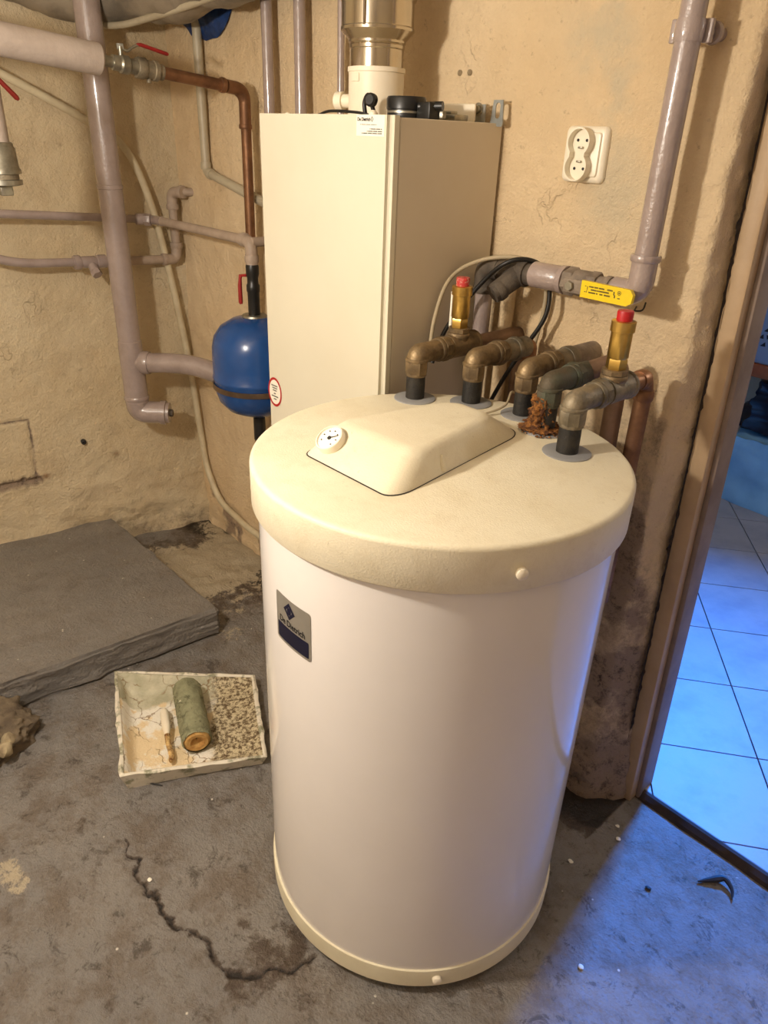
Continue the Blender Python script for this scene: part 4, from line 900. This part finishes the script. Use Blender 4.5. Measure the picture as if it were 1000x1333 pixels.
# ------------------------------------------------------------------ concrete slab
def lumpy_box(x0, x1, y0, y1, z0, z1, amp, n=(70, 90, 8)):
    bm = bmesh.new(); bmesh.ops.create_cube(bm, size=1)
    for q in bm.verts: q.co = V(((x0+x1)/2+q.co.x*(x1-x0), (y0+y1)/2+q.co.y*(y1-y0), (z0+z1)/2+q.co.z*(z1-z0)))
    bmesh.ops.bevel(bm, geom=bm.edges[:], offset=.010, segments=2, affect='EDGES')
    bmesh.ops.subdivide_edges(bm, edges=[e for e in bm.edges if e.calc_length() > .05], cuts=60, use_grid_fill=True)
    for q in bm.verts:
        side = q.co.x > x1-.012 or q.co.y > y1-.012
        k = 1 if (side and z0+.004 < q.co.z < z1-.004) else .25
        q.co += V((amp*k*(fb(q.co, 9, 4)+.4*fb(q.co, 40, 3)), amp*k*.6*fb(q.co+V((3, 0, 0)), 9, 4), amp*.22*fb(q.co, 4, 3)*(1 if q.co.z > z0+.02 else 0)))
    mb = MB(); mb.frombm(bm); return mb
mb = lumpy_box(-2.64, -1.735, -.75, .925, 0, .10, .012)
for q in mb.v:
    q.x += .10*(q.y-.925)*(1 if q.x > -2.2 else .0)*.85
    if q.x < -2.2: q.x = q.x
one('concrete_slab', mb, M['slab'], 'low grey painted concrete slab on the floor along left wall', 'slab', (-2.2, .1, 0), ang=50)
# rubble lump at the left edge
t = thing('rubble_lump', 'broken lump of mortar and stones beside the slab at left edge', 'rubble', (-1.70, .20, 0))
bm = bmesh.new(); bmesh.ops.create_icosphere(bm, subdivisions=5, radius=1)
for q in bm.verts:
    d = q.co.copy(); k = 1+.30*fb(d, 1.6, 5)+.08*fb(d, 6, 3)
    q.co = V((-1.70+.115*d.x*k, .185+.125*d.y*k, max(-.002, .032+.070*d.z*k)))
mb = MB(); mb.frombm(bm); mb.build('mortar', M['rubble'], t, ang=60)
for k in range(16):
    a = random.uniform(-1.6, .9); r = random.uniform(.65, 1.0); h = random.uniform(.015, .075)
    c = V((-1.70+.112*r*math.cos(a), .185+.120*r*math.sin(a), h)); s = random.uniform(.010, .020)
    bm = bmesh.new(); bmesh.ops.create_icosphere(bm, subdivisions=2, radius=s)
    for q in bm.verts: q.co = c+q.co*(1+.35*fb(q.co+c*9, 40, 3))
    mb = MB(); mb.frombm(bm); mb.build('pebble', M['stone'], t, ang=30)

# ------------------------------------------------------------------ paint tray and what lies in it
c4 = [V((-1.700, .562, .058)), V((-1.328, .412, .058)), V((-1.176, .722, .034)), V((-1.456, .868, .034))]   # far-left, near-left, near-right, far-right
ctr = sum(c4, V((0, 0, 0)))/4; ctr.z = 0
xd = ((c4[2]+c4[3])/2-(c4[0]+c4[1])/2); xd.z = 0; xd.normalize(); rz = math.atan2(xd.y, xd.x)
tray = thing('paint_tray', 'old white paint tray crusted with dried paint on the floor', 'paint tray', ctr); tray.rotation_euler = (0, 0, rz)
Rm = Matrix.Rotation(-rz, 4, 'Z'); lc = [Rm @ (q-ctr) for q in c4]
def loc_build(mb, name, m_, parent, **kw):
    o = MB().add(mb.v, mb.f).build(name, m_, None, **kw); o.parent = parent; return o
def quad(u, w_, q): return (q[0].lerp(q[3], u)).lerp(q[1].lerp(q[2], u), w_)
NU, NW = 40, 40; mb = MB()
def tray_z(u, e):         # floor of the tray: deep well at u=0, ramp up
    z = .006+.020*sst(.30, .95, u); return z
vs = []
for i in range(NU+1):
    for j in range(NW+1):
        u, w_ = i/NU, j/NW; p = quad(u, w_, lc); rim = p.z; e = min(u*.36, (1-u)*.36, w_*.34, (1-w_)*.34)
        k = sst(.0, .030, e-.004); z = rim*(1-k)+tray_z(u, 0)*k+.0012*fb(p, 30, 3)*k
        edge = .006*fb(p*1.0, 16, 3)*(1 if e < .001 else 0)
        vs.append(V((p.x+edge, p.y+edge, z)))
fs = [(i*(NW+1)+j, i*(NW+1)+j+1, (i+1)*(NW+1)+j+1, (i+1)*(NW+1)+j) for i in range(NU) for j in range(NW)]
bed = loc_build(mb.add(vs, fs), 'bed', M['traybed'], tray, ang=None)
# rim: outward lip and outer walls
mb = MB(); per = [quad(i/20, 0, lc) for i in range(20)]+[quad(1, i/20, lc) for i in range(20)]+[quad(1-i/20, 1, lc) for i in range(20)]+[quad(0, 1-i/20, lc) for i in range(20)]
cen = sum(lc, V((0, 0, 0)))/4; n_ = len(per); rows = [[], [], [], []]
for p in per:
    d = V((p.x-cen.x, p.y-cen.y, 0)).normalized(); wv = .0055*fb(p, 22, 4)
    rows[0].append(p-d*.007+V((0, 0, .001))); rows[1].append(p+V((0, 0, .004+wv))); rows[2].append(p+d*(.006+wv)+V((0, 0, .001))); rows[3].append(V((p.x-d.x*.012, p.y-d.y*.012, .001)))
vs = sum(rows, []); fs = [(a*n_+i, a*n_+(i+1) % n_, (a+1)*n_+(i+1) % n_, (a+1)*n_+i) for a in range(3) for i in range(n_)]
loc_build(mb.add(vs, fs), 'rim', M['tray'], tray, ang=60)
# roller sleeve
A, B = V((-1.512, .684, .058)), V((-1.312, .606, .054)); ax = (B-A).normalized(); L = (B-A).length
t = thing('paint_roller', 'cracked green paint roller sleeve with orange foam core in the tray', 'paint roller', A-V((0, 0, .03)))
mb = MB(); N = 36; nl = 30; u_ = ax.orthogonal().normalized(); w_ = ax.cross(u_); vs = []
for i in range(nl+1):
    for k in range(N):
        a = 2*PI*k/N; d = u_*math.cos(a)+w_*math.sin(a); p = A+ax*L*i/nl; r = .0385*(1+.05*fb(p+d*.05, 30, 3)+.06*fb(p+d*.06, 90, 3)); 
        if i in (0, nl): r *= .90
        vs.append(p+d*r)
fs = [(i*N+k, i*N+(k+1) % N, (i+1)*N+(k+1) % N, (i+1)*N+k) for i in range(nl) for k in range(N)]+[tuple(range(N))]
mb.add(vs, fs).build('nap', M['nap'], t, ang=60)
MB().lathe([(.0350, -.004), (.027, .004), (.018, .003), (.010, -.008), (.002, -.012)], B-ax*.001, ax, 32, cap=False).build('foam_core', M['foam'], t)
# small broken brush handle
t = thing('brush_handle', 'small white plastic handle stuck in cracked dried paint of the tray', 'handle', (-1.45, .585, .03))
MB().tube([(-1.497, .606, .030), (-1.485, .601, .032), (-1.430, .579, .034), (-1.412, .571, .034), (-1.405, .568, .034)], [.008, .012, .0115, .008, .006], 14).build('grip', M['adapter'], t)
MB().tube(smooth_curve([(-1.41, .570, .033), (-1.375, .556, .030), (-1.345, .548, .026), (-1.322, .535, .024)], 4), [.007]*12+[.004], 8).build('stem', mat('caked_stem', (214, 180, 120), (110, 70, 30), 60, rough=.8, bump=.5), t)

# ------------------------------------------------------------------ small debris on the floor
def chip(x, y, s, m_, label, name='paint_flake', cat='debris', flat=.35):
    bm = bmesh.new(); bmesh.ops.create_icosphere(bm, subdivisions=2, radius=s)
    for q in bm.verts:
        d = q.co*(1+.5*fb(q.co*1.0+V((x*50, y*50, 0)), 1.2/s*.5, 3)); q.co = V((x+d.x, y+d.y*.8, max(.0, .003+d.z*flat)+floor_fn(x, y)[0]))
    mb = MB(); mb.frombm(bm); one(name, mb, m_, label, cat, (x, y, 0), ang=40)
chip(-.492, 1.089, .006, M['white'], 'white paint flake on blue-lit floor beside the tank')
chip(-.455, 1.225, .0065, M['white'], 'white paint flake close to the door frame foot')
chip(-.475, 1.255, .005, M['white'], 'tiny pale chip near the wall end at the doorway')
chip(-.34, .905, .0055, M['white'], 'white flake on blue-lit floor in front of the tank')
chip(-.340, 1.165, .006, M['ink'], 'dark crumb on the blue-lit floor near the threshold')
mb = MB().tube(smooth_curve([(-.275, 1.262, .006), (-.25, 1.295, .010), (-.236, 1.307, .014), (-.215, 1.297, .010), (-.205, 1.278, .005)], 5), [.002, .003, .005, .006, .007, .008, .008, .0075, .007, .006, .006, .006, .006, .005, .005, .004, .004, .003, .003, .002, .002], 8)
one('dead_leaf', mb, M['ink'], 'small curled dark dead leaf near the threshold', 'leaf', (-.236, 1.297, 0))
one('twig', MB().tube(smooth_curve([(-1.336, .452, .004), (-1.31, .470, .006), (-1.285, .490, .004)], 4), .0016, 6), M['ink'], 'thin dark twig on the floor below the paint tray', 'twig', (-1.31, .47, 0))
chip(-1.068, .349, .0055, M['white'], 'white crumb beside the floor crack')

# ------------------------------------------------------------------ next room: table, appliance, bags
t = thing('low_table', 'orange wooden shelf table in the next room', 'table', (-.7, 3.42, .02))
MB().box((-1.22, 3.16, .610), (-.1, 3.7, .662), .004).build('table_top', M['plank'], t)
for x, y in ((-1.17, 3.64), (-.15, 3.64), (-.15, 3.22)):
    MB().box((x-.025, y-.025, .021), (x+.025, y+.025, .61), .003).build('leg', M['plank'], t)
t = thing('grey_appliance', 'blue-grey metal appliance with triangular vent holes on the table', 'appliance', (-.72, 3.42, .662))
MB().box((-1.20, 3.18, .663), (-.25, 3.66, 1.25), .006).build('body', M['appliance'], t)
MB().box((-1.205, 3.174, 1.018), (-.245, 3.182, 1.024)).build('panel_seam', M['dark'], t, smooth=False)
for r in range(3):
    for k in range(14):
        x = -1.165+k*.030+(.015 if r % 2 else 0); z = .745+r*.030; up_ = (k+r) % 2
        s = .011; pts = [(-s, -s*.8), (s, -s*.8), (s*(.6 if up_ else -.6), s*.9)] if up_ else [(-s, s*.8), (s, s*.8), (-s*.5, -s*.9)]
        mb = MB().add([V((x+a, 3.1785, z+b)) for a, b in pts], [(0, 1, 2)]); mb.build('vent_hole', M['dark'], t, smooth=False)
def bag(name, x0, x1, y0, y1, z0, z1, m_, label, fold, sc):
    bm = bmesh.new(); bmesh.ops.create_cube(bm, size=2); bmesh.ops.subdivide_edges(bm, edges=bm.edges[:], cuts=18, use_grid_fill=True)
    for q in bm.verts:
        p = q.co.copy(); k = 1-.10*(p.z*.5+.5)
        n_ = fb(V((p.x*1.0, p.y, p.z*.45)), sc, 4)
        x, y = p.x*k*(1+fold*n_), p.y*k*(1+fold*fb(p+V((7, 0, 0)), sc, 4))
        rr = 1-.10*max(0, abs(p.x)+abs(p.y)-1.3)
        q.co = V(((x0+x1)/2+x*rr*(x1-x0)/2, (y0+y1)/2+y*rr*(y1-y0)/2, z0+(p.z*.5+.5)*(z1-z0)*(1+.12*fb(p, 1.4, 3) if p.z > 0 else 1)))
    mb = MB(); mb.frombm(bm); return one(name, mb, m_, label, 'bag', ((x0+x1)/2, (y0+y1)/2, z0), ang=50)
bag('plastic_bag', -1.22, -.56, 3.20, 3.52, .022, .33, M['bagblue'], 'pale blue plastic bag on the tiles under the table', .10, 1.7)
bag('bin_bag', -1.20, -.45, 3.27, 3.58, .345, .57, M['bagdark'], 'crumpled black bin bag piled on the pale blue bag', .16, 2.0)
one('dropped_rag', MB().lathe([(.030, .0), (.028, .008), (.016, .016), (.002, .018)], (-.985, 2.62, .021), (0, 0, 1), 9), M['ink'], 'small dark scrap lying on tiles beside the door frame', 'scrap', (-.985, 2.62, .021))
